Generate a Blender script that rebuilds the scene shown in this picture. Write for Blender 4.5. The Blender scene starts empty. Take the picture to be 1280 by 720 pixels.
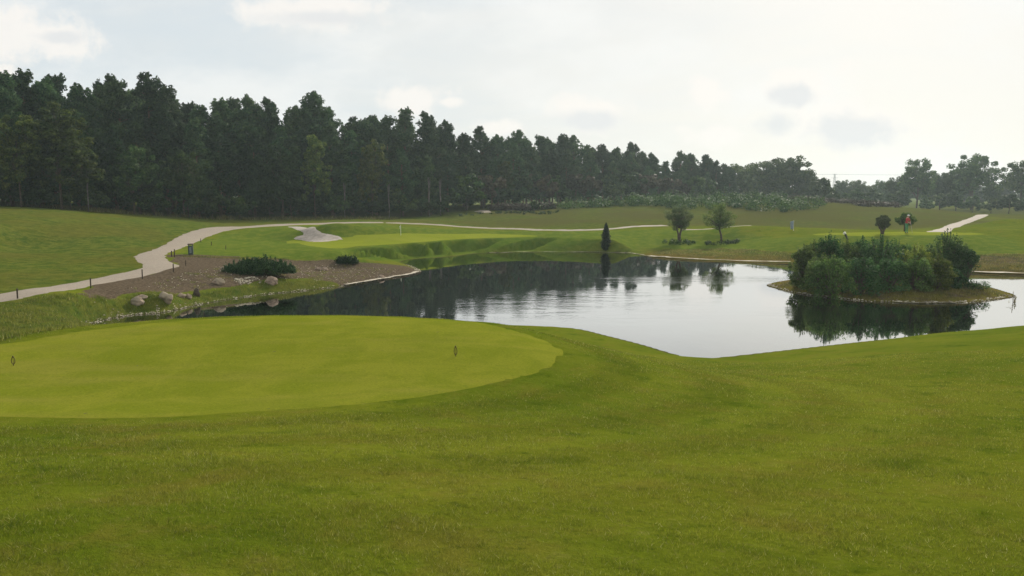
import bpy, bmesh, math, random
import numpy as np
from mathutils import Vector, noise as mnoise
from mathutils.geometry import delaunay_2d_cdt
random.seed(7); rng = np.random.default_rng(11)
S = bpy.context.scene; COL = S.collection
F = 985.0; CAMZ = 6.0; TH = math.atan(120/F); ct, st = math.cos(TH), math.sin(TH)

# ------------------------------------------------------------------ camera geometry helpers
def ray(px, py):
    a = (px-640)/F; b = (360-py)/F
    return a, ct+b*st, -st+b*ct
def at(px, py, Y):
    a, dy, dz = ray(px, py); t = Y/dy
    return (t*a, Y, CAMZ+t*dz)
def flat(px, py, z=0.0):
    a, dy, dz = ray(px, py); t = (z-CAMZ)/dz
    return (t*a, t*dy)

# ------------------------------------------------------------------ pond outline
def catmull(P, n=6, closed=True):
    P = np.array(P, float); out = []; N = len(P)
    rngi = range(N) if closed else range(N-1)
    for i in rngi:
        if closed: p0, p1, p2, p3 = P[(i-1)%N], P[i], P[(i+1)%N], P[(i+2)%N]
        else: p0, p1, p2, p3 = P[max(i-1,0)], P[i], P[i+1], P[min(i+2,N-1)]
        for k in range(n):
            t = k/n
            out.append(.5*((2*p1)+(-p0+p2)*t+(2*p0-5*p1+4*p2-p3)*t*t+(-p0+3*p1-3*p2+p3)*t**3))
    if not closed: out.append(P[-1])
    return np.array(out)
SHORE_L = [(112,406),(135,399),(165,394),(200,391),(235,384),(270,377),(327,368.5),(380,363.5),(431,357),(481,348.5),(512,343.5),(524,339.5),(519,335.5),(508,331)]
SHORE_B = [(500,327.5),(509,325),(522,323.5),(551,321.8),(571,320),(590,317.4),(612,316),(640,315.3),(690,315),(750,315.2),(784,316.2),(800,318),(812,321),(842,323),(886,325.6),(940,327.2),(992,328.5),(1060,332),(1130,336),(1215,341),(1280,343),(1400,347)]
SHORE_N = [(1520,372),(1400,395),(1280,408),(1180,418),(1080,428),(960,441.5),(900,448),(868,449.5),(835,442),(800,431.5),(755,420),(715,411)]
SHORE_H = [(660,408),(600,408),(500,410),(400,411),(300,412),(200,414),(140,413)]
def ptsxy(L, z=0.0): return [flat(x, y, z) for x, y in L]
POND = catmull(ptsxy(SHORE_L+SHORE_B+SHORE_N+SHORE_H), 5)
ISLAND_PX = [(961,356),(975,361.5),(1000,367),(1040,372),(1090,376.5),(1150,379),(1205,378),(1245,374.5),(1266,370),(1252,364),(1225,357),(1180,350),(1110,346),(1040,346.5),(990,350)]
ISLAND = catmull(ptsxy(ISLAND_PX), 5)

def seg_dist(P, A, B):
    d = B-A; L = (d*d).sum()+1e-12
    t = np.clip(((P-A)@d)/L, 0, 1)
    q = P-(A+t[:,None]*d)
    return np.sqrt((q*q).sum(1))
def inside(P, poly):
    c = np.zeros(len(P), bool); n = len(poly)
    for i in range(n):
        a = poly[i]; b = poly[(i+1)%n]
        m = ((a[1] > P[:,1]) != (b[1] > P[:,1]))
        xi = (b[0]-a[0])*(P[:,1]-a[1])/((b[1]-a[1])+1e-12)+a[0]
        c ^= m & (P[:,0] < xi)
    return c
def sdf(P, poly):                                   # positive outside
    d = np.full(len(P), 1e9)
    for i in range(len(poly)):
        d = np.minimum(d, seg_dist(P, poly[i], poly[(i+1)%len(poly)]))
    return np.where(inside(P, poly), -d, d)
def pond_sd(P):
    P = np.asarray(P, float); out = np.full(len(P), 50.0)
    m = (P[:,1] > 15) & (P[:,1] < 95) & (P[:,0] > -45) & (P[:,0] < 80)
    if m.any():
        q = P[m]; a = sdf(q, POND); b = sdf(q, ISLAND)
        out[m] = np.maximum(a, -b)
    return out
sm = lambda x, a, b: (lambda t: t*t*(3-2*t))(np.clip((x-a)/(b-a), 0, 1))

# ------------------------------------------------------------------ terrain
W = [(0,0,4.4),(0,-6,4.7),(-6,-2,4.6),(6,-2,4.5),(-3,4,4.12),(2,4,4.0),(0,-30,5.5),(-30,-20,5.5),(30,-20,5.2),(-2,7.5,3.55),(2,8,3.35),(7,8,3.35),
     (2.7,15,2.62),(5,22,1.05),(10,20,1.65),(15,15,2.4),(20,25,1.6),(30,15,3.0),(25,0,4.2),(-25,0,4.7),(-15,5,4.0),(4.5,18,1.85),(3.2,12,2.75),(14,27,.75),
     (-5.8,14.6,3.03),(-18,12,3.0),(-5,10.4,3.0),(-10,10.6,3.02),(-2,11.6,3.0),(.6,15,2.98),(-14,8,3.5),(-6,7,3.6),(-10,7,3.65),
     (0,24,1.4),(-6,26,1.0),(-13,25,1.0),(-18,21,1.6),(2.2,21.5,1.75),(-1,29,.6),(2,27,.7),(-20,26,1.1),(-30,22,2.2),
     (-40,60,3.2),(-60,30,3.6),(-70,70,5.0),(-45,40,2.2)]
C = [(0,372,36),(0,385,33.5),(0,410,30),(60,395,33),(100,385,35.5),(110,358,41),(178,346,46),(190,330,52),(150,380,37.5),(205,369,40),(273,352,46),(320,335,54),(338,350,48),
     (431,335,59),(470,338,57),(500,336,58.5),(235,318,58.5),(215,312,62),(300,300,75),(250,292,76),(300,283,90),(200,285,76),(0,300,60),(0,335,46),(0,258,86),(100,263,92),(100,310,60),(200,270,100),(300,275,106),
     (450,272,118),(450,279.5,97),(360,282,90),(300,320,60),(430,318,62),(360,308,67),
     (400,302,73),(433,301,74.5),(366,298,76),(382,283.5,84),(405,287,77.6),(425,292.5,76),
     (440,308,71),(480,305,72.3),(520,303,73.6),(560,300,75.8),(600,297.5,79.2),(640,296.5,81.2),(675,296.5,82),(720,298,82),(500,291.5,87),(560,291,89),(620,290.5,93),(670,291,97),
     (757,289.5,93),(757,303,82),(757,311,79.3),(528,280,102),(565,282.5,102.5),(600,285,103),(660,286.8,101),(700,287.2,100),(740,287.4,98.5),(790,283,100),(540,287,95),(600,289,96.5),(660,290.2,96),(510,284,97),(800,300,85),
     (850,303,84.5),(900,303,84.5),(850,285,97),(930,286,90),(905,284.5,95),(985,295.5,81),(985,284,106),(950,316,71.5),(1000,318,69),(880,317,73),
     (1050,291.5,79),(1130,290,80),(1130,294,74),(1050,297,72),(1200,291.5,80),(1240,293.5,76),(1280,303,70),(1280,322,62.5),(1280,335,59),(1200,325,62.5),(1200,300,70),(1130,312,68),
     (1100,287.5,100),(1165,287.5,96),(1130,285,105),(1230,268,135),(1200,274,118),(1180,263,148),(1280,268,132),(1245,284,88),(1268,281,92),(1280,288,84),(1350,285,90),(1230,275,155),(1280,276,155),(1180,272,175),(1100,268,185),(1000,262,195),(1400,272,160),
     (1100,257,150),(1040,253,158),(1000,250,160),(920,248,160),(850,248,160),(780,252,155),(700,259,145),(660,263,140),(620,262,138),(560,269.5,128),(510,273,122),
     (850,268,122),(1000,270,120),(930,270,122),(700,273,118),(1080,272,120),(780,271,120),(-150,365,36),(-150,300,58),(-150,258,84),(1400,310,68),(1400,275,120),(1450,330,62)]
for c in C: W.append(at(*c))
for (px, py, fr) in [(-100,436,9),(-50,433,9),(0,429.5,8.5),(60,420,8),(120,411.5,6),(200,403,4),(280,397.5,2.8),(350,395.3,2.2),(430,395,2),(500,397,2.2),(560,400.5,2.5),(620,407,4)]:
    xa, ya = flat(px, py, 3.0); xb, yb = flat(px, py-fr, 3.0); W.append((xa, ya, 3.0)); W.append((xb, yb, 2.99))
    for dd, dz in ((1.2, .18), (2.6, .45)):
        k = 1+dd/yb; sl_ = (6-2.99)/yb; W.append((xb*k, yb*k, 6-sl_*yb*k-dz))
for x, y in ptsxy((SHORE_L+SHORE_B+SHORE_N+SHORE_H)[::2]): W.append((x, y, .12))
for k in range(28):
    a = 2*math.pi*k/28; W.append((250*math.sin(a), 60+230*math.cos(a), 1.2))
for (x, y, z) in [(-60,110,4.2),(-30,130,3.0),(0,180,3.2),(40,195,3.0),(80,195,1.6),(-90,90,4.8),(125,150,1.2),(110,175,1.2),(100,200,1.2)]: W.append((x, y, z))
W = np.array(W)
def tps_phi(r2): return .5*r2*np.log(r2+1e-9)
def tps_fit(W, lam):
    X = W[:,:2]/50; n = len(X)
    r2 = ((X[:,None]-X[None])**2).sum(2)
    K = tps_phi(r2)+lam*np.eye(n)
    P = np.c_[np.ones(n), X]
    A = np.zeros((n+3, n+3)); A[:n,:n] = K; A[:n,n:] = P; A[n:,:n] = P.T
    return np.linalg.solve(A, np.r_[W[:,2], 0, 0, 0])
TW = tps_fit(W, 2e-5)
def tps(P):
    X = W[:,:2]/50; out = np.empty(len(P))
    for i in range(0, len(P), 20000):
        q = P[i:i+20000]/50
        r2 = ((q[:,None]-X[None])**2).sum(2)
        out[i:i+20000] = tps_phi(r2)@TW[:-3]+TW[-3]+q@TW[-2:]
    return out
# shaped flutes running down the far bank
RIDGES = []
for (x0,y0,x1,y1,w,h) in [(461,309,489,325,.42,.9),(484,309,513,323.6,.42,.9),(523,304,552,321.8,.9,1.2),(546,302.5,571,320,.45,1.0),(566,300.5,590,317.4,.45,1.0),(592,300,612,316,.8,1.15)]:
    b = flat(x1,y1,0.0); a = flat(x0,y0,1.25); RIDGES.append((np.array(a), np.array(b), w, h))
MOUNDS = [((915-640)/F*88, 88, 5.5, 3.5, .55), ((1255-640)/F*79, 79, 5, 3, .5), ((1275-640)/F*92, 93, 4.5, 2.5, .7), ((386-640)/F*76, 75, 2.6, 1.9, -.42), ((420-640)/F*79, 78.5, 3.2, 1.3, .45)]
def vnoise(P, s, seed=0.0):
    x = P[:,0]*s; y = P[:,1]*s
    return (np.sin(x*1.3+seed+1.7*np.sin(y*.9+seed*2))+np.sin(y*1.7+seed*3+1.3*np.sin(x*1.1-seed))+np.sin((x+y)*.8+seed*5))/3
RIM_PX = [(425,311.5),(450,309.0),(480,306.3),(520,303.4),(560,300.7),(600,298.2),(640,296.8),(675,296.4),(720,297.4),(760,299),(800,301)]
RIM = np.array([flat(x, y, 1.25) for x, y in RIM_PX]); RIMX = np.array([q[0]/q[1] for q in RIM])
def bank(P, z, sd):
    a = P[:,0]/np.maximum(P[:,1], 1)
    m = (a > RIMX[0])&(a < RIMX[-1])&(P[:,1] > 62)&(P[:,1] < 100)&(sd > 0)
    if not m.any(): return z
    q = P[m]; am = a[m]; Yr = np.interp(am, RIMX, RIM[:,1])
    dr = np.full(len(q), 1e9)
    for i in range(len(RIM)-1): dr = np.minimum(dr, seg_dist(q, RIM[i], RIM[i+1]))
    front = q[:,1] < Yr; t = sd[m]/(sd[m]+dr+1e-6)
    zb = 1.25*(1-(1-t)**1.5)
    cut = np.zeros(len(q))
    for a0, b0, w, h in RIDGES:
        d = b0-a0; L = math.hypot(*d); n = np.array([d[1],-d[0]])/L; v = (q-a0)@n
        g_ = np.where(v > 0, (v/w)*np.exp(1-v/w), 0)*(v < 4*w); cut = np.maximum(cut, g_*h)
        zb = zb+.5*np.exp(-(v/.36)**2)*(1-t)*sm(t, -.1, .12)
    al = sm(t, -.4, .12)*(1-sm(t, .7, 1.0)); zb = np.maximum(zb-1.4*cut*al, .05+.06*t)
    zo = z[m]; back = 1.25+(zo-1.25)*sm(dr, 0, 8)
    zn = np.where(front, zb, back); wl = sm(am, RIMX[0], RIMX[1])*(1-sm(am, RIMX[-2], RIMX[-1]))
    z = z.copy(); z[m] = zo*(1-wl)+zn*wl; return z
def height(P, sd=None):
    P = np.asarray(P, float)
    if sd is None: sd = pond_sd(P)
    r = np.hypot(P[:,0], P[:,1])
    z = tps(P)
    k = sm(r, 185, 250); z = z*(1-k)+1.2*k
    z = np.maximum(z, .13)
    far = sm(r, 30, 60)
    z = z+.05*far*vnoise(P, .35, 1.0)+.02*sm(r,3,12)*vnoise(P, .9, 2.0)*(z<2.9)
    for (cx, cy, ax, ay, am) in MOUNDS: z = z+am*np.exp(-((P[:,0]-cx)/ax)**2-((P[:,1]-cy)/ay)**2)
    z = bank(P, z, sd)
    isl = sdf_island(P)
    zi = .06+.42*sm(-isl, 0, 2.2)
    z = np.where(isl < 0, zi, z)
    land = .03+(np.maximum(z,.06)-.03)*sm(sd, -.05, .8)
    z = np.where(sd > 0, land, -.9*sm(-sd, 0, 3.0)+.03*(1-sm(-sd,0,.15)))
    return z
def sdf_island(P):
    out = np.full(len(P), 50.0)
    m = (P[:,1] > 38) & (P[:,1] < 60) & (P[:,0] > 10) & (P[:,0] < 36)
    if m.any(): out[m] = sdf(P[m], ISLAND)
    return out
def H(x, y): return float(height(np.array([[x, y]]))[0])
def hits(L):
    """first meeting of each line of sight with the ground"""
    L = np.array(L, float); D = np.array([ray(x, y) for x, y in L]); n = len(L)
    ts = np.concatenate([np.arange(6, 60, .5), np.arange(60, 200, .4)])
    P = D[:,None,:]*ts[None,:,None]; P[:,:,2] += CAMZ
    g = height(P.reshape(-1,3)[:,:2]).reshape(n, -1)
    below = P[:,:,2] < g
    out = []
    for i in range(n):
        k = int(np.argmax(below[i]))
        if not below[i].any():
            out.append((P[i,-1,0], P[i,-1,1], g[i,-1])); continue
        k = max(k, 1); h0 = P[i,k-1,2]-g[i,k-1]; h1 = P[i,k,2]-g[i,k]; f = h0/(h0-h1)
        t = ts[k-1]+f*(ts[k]-ts[k-1]); p = D[i]*t
        out.append((p[0], p[1], CAMZ+p[2]))
    return out
def hit(px, py): return hits([(px, py)])[0]

# ------------------------------------------------------------------ mesh helpers
def np_mesh(name, V, k, mat, attrs=None, smooth=False, faces=None):
    me = bpy.data.meshes.new(name); V = np.ascontiguousarray(V, dtype=np.float32)
    Fc = faces if faces is not None else np.arange(len(V), dtype=np.int32).reshape(-1, k)
    nf = len(Fc)
    me.vertices.add(len(V)); me.vertices.foreach_set('co', V.ravel())
    me.loops.add(nf*k); me.loops.foreach_set('vertex_index', np.ascontiguousarray(Fc, dtype=np.int32).ravel())
    me.polygons.add(nf); me.polygons.foreach_set('loop_start', np.arange(0, nf*k, k, dtype=np.int32))
    me.polygons.foreach_set('loop_total', np.full(nf, k, dtype=np.int32))
    if smooth: me.polygons.foreach_set('use_smooth', np.ones(nf, bool))
    me.update(calc_edges=True); me.validate()
    for an, av in (attrs or {}).items():
        a = me.attributes.new(an, 'FLOAT', 'POINT'); a.data.foreach_set('value', np.ascontiguousarray(av, dtype=np.float32))
    me.materials.append(mat)
    return me
def link(name, me, parent=None, loc=None):
    o = bpy.data.objects.new(name, me); COL.objects.link(o)
    if parent: o.parent = parent
    if loc is not None: o.location = loc
    return o
def tag(o, label=None, cat=None, group=None, kind=None):
    if label: o['label'] = label
    if cat: o['category'] = cat
    if group: o['group'] = group
    if kind: o['kind'] = kind
    return o
def empty(name, loc, label=None, cat=None, group=None, rz=0, sc=1):
    o = bpy.data.objects.new(name, None); COL.objects.link(o); o.location = loc; o.rotation_euler = (0,0,rz)
    o.scale = (sc,)*3 if not isinstance(sc, tuple) else sc
    o.empty_display_size = .2
    return tag(o, label, cat, group)
class MB:
    def __init__(s): s.v = []; s.f = []
    def tube(s, pts, rad, n=8, cap=True):
        pts = [Vector(p) for p in pts]; b0 = len(s.v)
        for i, p in enumerate(pts):
            d = (pts[min(i+1,len(pts)-1)]-pts[max(i-1,0)]).normalized()
            x = d.cross(Vector((0,1,0.01)) if abs(d.y) < .9 else Vector((1,0,0))).normalized(); y = d.cross(x)
            r = rad[i] if hasattr(rad, '__len__') else rad
            for k in range(n):
                a = 2*math.pi*k/n; s.v.append(p+r*(math.cos(a)*x+math.sin(a)*y))
        for i in range(len(pts)-1):
            for k in range(n):
                s.f.append((b0+i*n+k, b0+i*n+(k+1)%n, b0+(i+1)*n+(k+1)%n, b0+(i+1)*n+k))
        if cap:
            s.f.append(tuple(b0+k for k in reversed(range(n)))); e = b0+(len(pts)-1)*n; s.f.append(tuple(e+k for k in range(n)))
        return s
    def box(s, c, d, bev=0.0):
        bm = bmesh.new(); bmesh.ops.create_cube(bm, size=1)
        for v in bm.verts: v.co = Vector((v.co.x*d[0], v.co.y*d[1], v.co.z*d[2]))
        if bev: bmesh.ops.bevel(bm, geom=bm.edges[:], offset=bev, segments=2, affect='EDGES')
        b0 = len(s.v); bm.verts.index_update()
        for v in bm.verts: s.v.append(v.co+Vector(c))
        for f in bm.faces: s.f.append(tuple(b0+v.index for v in f.verts))
        bm.free(); return s
    def mesh(s, name, mat, smooth=False):
        me = bpy.data.meshes.new(name); me.from_pydata([tuple(v) for v in s.v], [], s.f); me.update()
        if smooth:
            for p in me.polygons: p.use_smooth = True
        me.materials.append(mat); return me
def unit(V): return V/(np.linalg.norm(V, axis=1, keepdims=True)+1e-9)
def leaves(Cn, N, size, aspect=.55, jit=.35):
    """one bent kite shaped leaf cluster per centre"""
    n = len(Cn); N = unit(N+rng.normal(0, jit, (n,3)))
    t = unit(np.cross(N, unit(rng.normal(0,1,(n,3))))); b = np.cross(N, t)
    s = (size*rng.uniform(.6, 1.35, n))[:,None]
    V = np.stack([Cn-t*s, Cn-b*s*aspect+N*s*.12, Cn+t*s, Cn+b*s*aspect+N*s*.12], 1)
    return V.reshape(-1, 3)
def blob_points(blobs, dens):
    """points through ellipsoid foliage clumps, thicker toward their skins"""
    Cs, Ns = [], []
    for (c, r, w) in blobs:
        n = max(int(dens*w), 6); d = unit(rng.normal(0,1,(n,3))); q = rng.uniform(.25, 1, n)**.45
        Cs.append(np.array(c)+d*q[:,None]*np.array(r)); Ns.append(unit(d/np.array(r)+np.array([0,0,.25])))
    return np.concatenate(Cs), np.concatenate(Ns)

# ------------------------------------------------------------------ materials
def newmat(name):
    m = bpy.data.materials.new(name); m.use_nodes = True; nt = m.node_tree; nt.nodes.clear()
    return m, nt
class G:
    """tiny node writer"""
    def __init__(s, nt): s.nt = nt
    def n(s, t, **k):
        nd = s.nt.nodes.new(t)
        for a, b in k.items():
            if a.startswith('i_'): nd.inputs[a[2:].replace('_',' ')].default_value = b
            else: setattr(nd, a, b)
        return nd
    def l(s, a, b): s.nt.links.new(a, b)
    def val(s, x, sock):
        if hasattr(x, 'is_linked') or hasattr(x, 'links'): s.l(x, sock)
        else: sock.default_value = x
    def math(s, op, a, b=0.0, clamp=False):
        nd = s.n('ShaderNodeMath', operation=op, use_clamp=clamp); s.val(a, nd.inputs[0]); s.val(b, nd.inputs[1]); return nd.outputs[0]
    def mix(s, f, a, b):
        nd = s.n('ShaderNodeMix', data_type='RGBA'); s.val(f, nd.inputs[0])
        for x, i in ((a,6),(b,7)): s.val((*x,1) if isinstance(x, tuple) and len(x)==3 else x, nd.inputs[i])
        return nd.outputs[2]
    def noise(s, vec, scale, detail=3, rough=.55, dist=0.0):
        nd = s.n('ShaderNodeTexNoise'); nd.inputs['Scale'].default_value = scale; nd.inputs['Detail'].default_value = detail
        nd.inputs['Roughness'].default_value = rough; nd.inputs['Distortion'].default_value = dist
        if vec is not None: s.l(vec, nd.inputs['Vector'])
        return nd.outputs['Fac']
    def ramp(s, f, a, b, c0=0.0, c1=1.0):
        nd = s.n('ShaderNodeMapRange', interpolation_type='SMOOTHSTEP'); s.val(f, nd.inputs['Value'])
        nd.inputs['From Min'].default_value = a; nd.inputs['From Max'].default_value = b
        nd.inputs['To Min'].default_value = c0; nd.inputs['To Max'].default_value = c1; return nd.outputs[0]
    def pos(s): return s.n('ShaderNodeNewGeometry').outputs['Position']
    def attr(s, name): return s.n('ShaderNodeAttribute', attribute_name=name).outputs['Fac']
    def scale(s, vec, v):
        nd = s.n('ShaderNodeMapping'); s.l(vec, nd.inputs['Vector']); nd.inputs['Scale'].default_value = v; return nd.outputs[0]
    def bump(s, h, strength, dist, normal=None):
        nd = s.n('ShaderNodeBump'); s.l(h, nd.inputs['Height']); nd.inputs['Strength'].default_value = strength; nd.inputs['Distance'].default_value = dist
        if normal is not None: s.l(normal, nd.inputs['Normal'])
        return nd.outputs[0]
    def out(s, sh): o = s.n('ShaderNodeOutputMaterial'); s.l(sh, o.inputs['Surface'])
def grass_colour(g):
    """sward colour used by the ground and by the blades growing from it"""
    p = g.pos()
    big = g.noise(p, .22, 4, .6); mid = g.noise(p, 1.1, 4, .65, .4); fine = g.noise(p, 7.0, 4, .7)
    c = g.mix(g.ramp(big, .35, .65), (.084,.114,.008), (.120,.140,.012))
    c = g.mix(g.ramp(mid, .48, .72, 0, .55), c, (.140,.120,.020))
    c = g.mix(g.ramp(mid, .46, .30, 0, .55), c, (.036,.070,.003))
    c = g.mix(g.ramp(fine, .55, .75, 0, .45), c, (.17,.155,.045))
    c = g.mix(g.ramp(fine, .45, .28, 0, .5), c, (.030,.052,.005))
    hb = g.n('ShaderNodeHueSaturation'); g.l(c, hb.inputs['Color']); g.l(g.ramp(g.attr('band'), 0, 1, .91, 1.08), hb.inputs['Value']); c = hb.outputs[0]
    return c, p, mid, fine
def mat_ground():
    m, nt = newmat('ground_turf'); g = G(nt)
    c, p, mid, fine = grass_colour(g)
    # rough grass of the banks and hills
    n1 = g.noise(g.scale(p, (.8,1,1)), 1.3, 6, .8); n2 = g.noise(p, .12, 4, .6)
    rc = g.mix(g.ramp(n1, .35, .68), (.040,.072,.010), (.118,.128,.022))
    rc = g.mix(g.ramp(n2, .42, .62, 0, .5), rc, (.098,.088,.018))
    c = g.mix(g.attr('rough'), c, rc)
    # dry shore turf
    c = g.mix(g.math('MULTIPLY', g.attr('dry'), g.ramp(n1, .25, .6, .35, 1)), c, (.125,.088,.026))
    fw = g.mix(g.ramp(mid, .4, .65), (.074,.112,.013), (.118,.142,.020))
    fw = g.mix(g.math('MULTIPLY', g.attr('bank_shade'), .45), fw, (.050,.098,.012))  # darker green deepens the shade of the far bank in its turf colour
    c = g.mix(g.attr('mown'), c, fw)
    c = g.mix(g.math('MULTIPLY', g.math('MULTIPLY', g.attr('heath'), g.math('SUBTRACT', 1.0, g.attr('mown'))), g.ramp(n2, .3, .6, .3, .85)), c, (.070,.070,.020))
    # bare soil and bark chips
    v = g.n('ShaderNodeTexVoronoi'); v.inputs['Scale'].default_value = 5.0; g.l(p, v.inputs['Vector'])
    soil = g.mix(g.ramp(fine, .3, .7), (.048,.036,.024), (.135,.104,.070))
    soil = g.mix(g.ramp(v.outputs['Distance'], .12, .04, 0, .6), soil, (.24,.18,.12))
    e = g.math('ADD', g.attr('earth'), g.math('MULTIPLY', g.math('SUBTRACT', n1, .5), 1.2))
    e = g.ramp(e, .42, .58); e = g.math('MULTIPLY', e, g.ramp(g.attr('earth'), .02, .2))
    c = g.mix(e, c, soil)
    # wet mud under the water line
    c = g.mix(g.attr('mud'), c, (.045,.036,.022))
    b = g.n('ShaderNodeBsdfPrincipled'); g.l(c, b.inputs['Base Color']); b.inputs['Roughness'].default_value = 1.0
    b.inputs['Specular IOR Level'].default_value = .0
    h = g.math('ADD', g.noise(p, 18, 5, .75), g.math('MULTIPLY', g.noise(p, 2.2, 3, .6), 2.2))
    g.l(g.bump(h, 1.0, .045), b.inputs['Normal'])
    g.out(b.outputs[0]); return m
def mat_blades(name, tint=None, trans=.5):
    m, nt = newmat(name); g = G(nt)
    if tint is None: c, p, mid, fine = grass_colour(g)
    else:
        p = g.pos(); c = g.mix(g.ramp(g.noise(p, .9, 3), .35, .65), tint[0], tint[1])
    r = g.n('ShaderNodeNewGeometry').outputs['Random Per Island']
    c = g.mix(g.ramp(r, .45, 1, 0, .6), c, (.22,.20,.04) if tint is None else tint[2])
    c = g.mix(g.ramp(r, .965, .98, 0, .6), c, (.28,.27,.13))
    hs = g.n('ShaderNodeHueSaturation'); g.l(c, hs.inputs['Color']); g.l(g.ramp(g.math('FRACT', g.math('MULTIPLY', r, 17.0)), 0, 1, .8, 1.8), hs.inputs['Value'])
    d = g.n('ShaderNodeBsdfPrincipled'); g.l(hs.outputs[0], d.inputs['Base Color']); d.inputs['Roughness'].default_value = .6; d.inputs['Specular IOR Level'].default_value = .12
    t = g.n('ShaderNodeBsdfTranslucent'); g.l(hs.outputs[0], t.inputs['Color'])
    x = g.n('ShaderNodeMixShader'); x.inputs[0].default_value = trans; g.l(d.outputs[0], x.inputs[1]); g.l(t.outputs[0], x.inputs[2])
    g.out(x.outputs[0]); return m
def mat_leaf(name, c0, c1, c2=None, trans=.3, rough=.6, nscale=.35, ov=1.0):
    m, nt = newmat(name); g = G(nt)
    ge = g.n('ShaderNodeNewGeometry'); r = ge.outputs['Random Per Island']
    oi = g.n('ShaderNodeObjectInfo').outputs['Random']
    tc = g.n('ShaderNodeTexCoord').outputs['Object']
    c = g.mix(g.ramp(g.noise(tc, nscale, 3, .6), .38, .62), c0, c1)
    if c2: c = g.mix(g.math('MULTIPLY', g.ramp(r, .5, 1.0, 0, .6), 1.0), c, c2)
    hs = g.n('ShaderNodeHueSaturation'); g.l(c, hs.inputs['Color'])
    g.l(g.math('MULTIPLY', g.ramp(r, 0, 1, .7, 1.4), g.ramp(oi, 0, 1, 1-.38*ov, 1+.45*ov)), hs.inputs['Value'])
    g.l(g.ramp(g.math('FRACT', g.math('MULTIPLY', oi, 7.3)), 0, 1, .482, .512), hs.inputs['Hue'])
    d = g.n('ShaderNodeBsdfPrincipled'); g.l(hs.outputs[0], d.inputs['Base Color']); d.inputs['Roughness'].default_value = rough; d.inputs['Specular IOR Level'].default_value = .05
    t = g.n('ShaderNodeBsdfTranslucent'); g.l(hs.outputs[0], t.inputs['Color'])
    x = g.n('ShaderNodeMixShader'); x.inputs[0].default_value = trans; g.l(d.outputs[0], x.inputs[1]); g.l(t.outputs[0], x.inputs[2])
    g.out(x.outputs[0]); return m
def mat_noise(name, c0, c1, scale=3.0, rough=.8, bump=.0, bd=.02, lo=.35, hi=.65, spec=.3, detail=4, c2=None, metal=0.0):
    m, nt = newmat(name); g = G(nt); p = g.pos(); n = g.noise(p, scale, detail, .65)
    c = g.mix(g.ramp(n, lo, hi), c0, c1)
    if c2: c = g.mix(g.ramp(g.noise(p, scale*.21, 3), .45, .65, 0, .7), c, c2)
    b = g.n('ShaderNodeBsdfPrincipled'); g.l(c, b.inputs['Base Color']); b.inputs['Roughness'].default_value = rough; b.inputs['Specular IOR Level'].default_value = spec
    b.inputs['Metallic'].default_value = metal
    if bump: g.l(g.bump(g.noise(p, scale*3, 5, .7), bump, bd), b.inputs['Normal'])
    g.out(b.outputs[0]); return m
def mat_water():
    m, nt = newmat('pond_water'); g = G(nt); p = g.pos()
    q = g.scale(p, (1.0, .8, 1))
    ripple = g.noise(q, 5.5, 3, .55, .3); wave = g.noise(g.scale(p, (.8,.35,1)), 1.3, 2, .5)
    sx_ = g.n('ShaderNodeSeparateXYZ'); g.l(p, sx_.inputs[0])
    def patch(cx, cy, ax, ay):
        a = g.math('DIVIDE', g.math('SUBTRACT', sx_.outputs[0], cx), ax); b = g.math('DIVIDE', g.math('SUBTRACT', sx_.outputs[1], cy), ay)
        return g.ramp(g.math('ADD', g.math('MULTIPLY', a, a), g.math('MULTIPLY', b, b)), 0, 1.3, 1, 0)
    gust = g.math('MAXIMUM', patch(4.0, 42.0, 9.5, 7.5), g.math('MAXIMUM', patch(16.0, 39.0, 5.5, 2.6), patch(12.0, 54.0, 9, 3.0)))
    breeze = g.math('MULTIPLY', g.math('ADD', g.math('MULTIPLY', gust, 1.3), .10), g.ramp(g.noise(g.scale(p, (.25,.8,1)), 1.0, 3, .6, .6), .36, .60, .25, 1.15))
    h = g.math('ADD', g.math('MULTIPLY', g.math('MULTIPLY', ripple, breeze), .5), g.math('MULTIPLY', wave, .32))
    nrm = g.bump(h, 1.0, .008)
    fr = g.n('ShaderNodeFresnel'); fr.inputs['IOR'].default_value = 1.45; g.l(nrm, fr.inputs['Normal'])
    gl = g.n('ShaderNodeBsdfGlossy'); gl.inputs['Roughness'].default_value = .02; g.l(nrm, gl.inputs['Normal'])
    body = g.n('ShaderNodeBsdfPrincipled'); body.inputs['Base Color'].default_value = (.012,.018,.012,1); body.inputs['Roughness'].default_value = .5; body.inputs['Specular IOR Level'].default_value = 0
    x = g.n('ShaderNodeMixShader'); g.l(g.ramp(fr.outputs[0], 0, .5, 0.02, .93), x.inputs[0]); g.l(body.outputs[0], x.inputs[1]); g.l(gl.outputs[0], x.inputs[2])
    g.out(x.outputs[0]); return m
def mat_turf(name, c0, c1, c2, sc=.9, bump=.012):
    m, nt = newmat(name); g = G(nt); p = g.pos()
    a = g.noise(p, sc, 4, .65, .5); f = g.noise(p, 28, 3, .7); s = g.noise(g.scale(p, (.35,1.3,1)), .9, 3, .6)
    c = g.mix(g.ramp(a, .38, .64), c0, c1); c = g.mix(g.ramp(s, .45, .7, 0, .5), c, c2)
    c = g.mix(g.ramp(f, .47, .25, 0, .6), c, tuple(x*.40 for x in c0)); c = g.mix(g.ramp(f, .53, .75, 0, .5), c, tuple(x*1.5 for x in c1))
    b = g.n('ShaderNodeBsdfPrincipled'); g.l(c, b.inputs['Base Color']); b.inputs['Roughness'].default_value = 1; b.inputs['Specular IOR Level'].default_value = .0
    g.l(g.bump(g.noise(p, 45, 4, .75), .9, bump), b.inputs['Normal']); g.out(b.outputs[0]); return m

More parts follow.
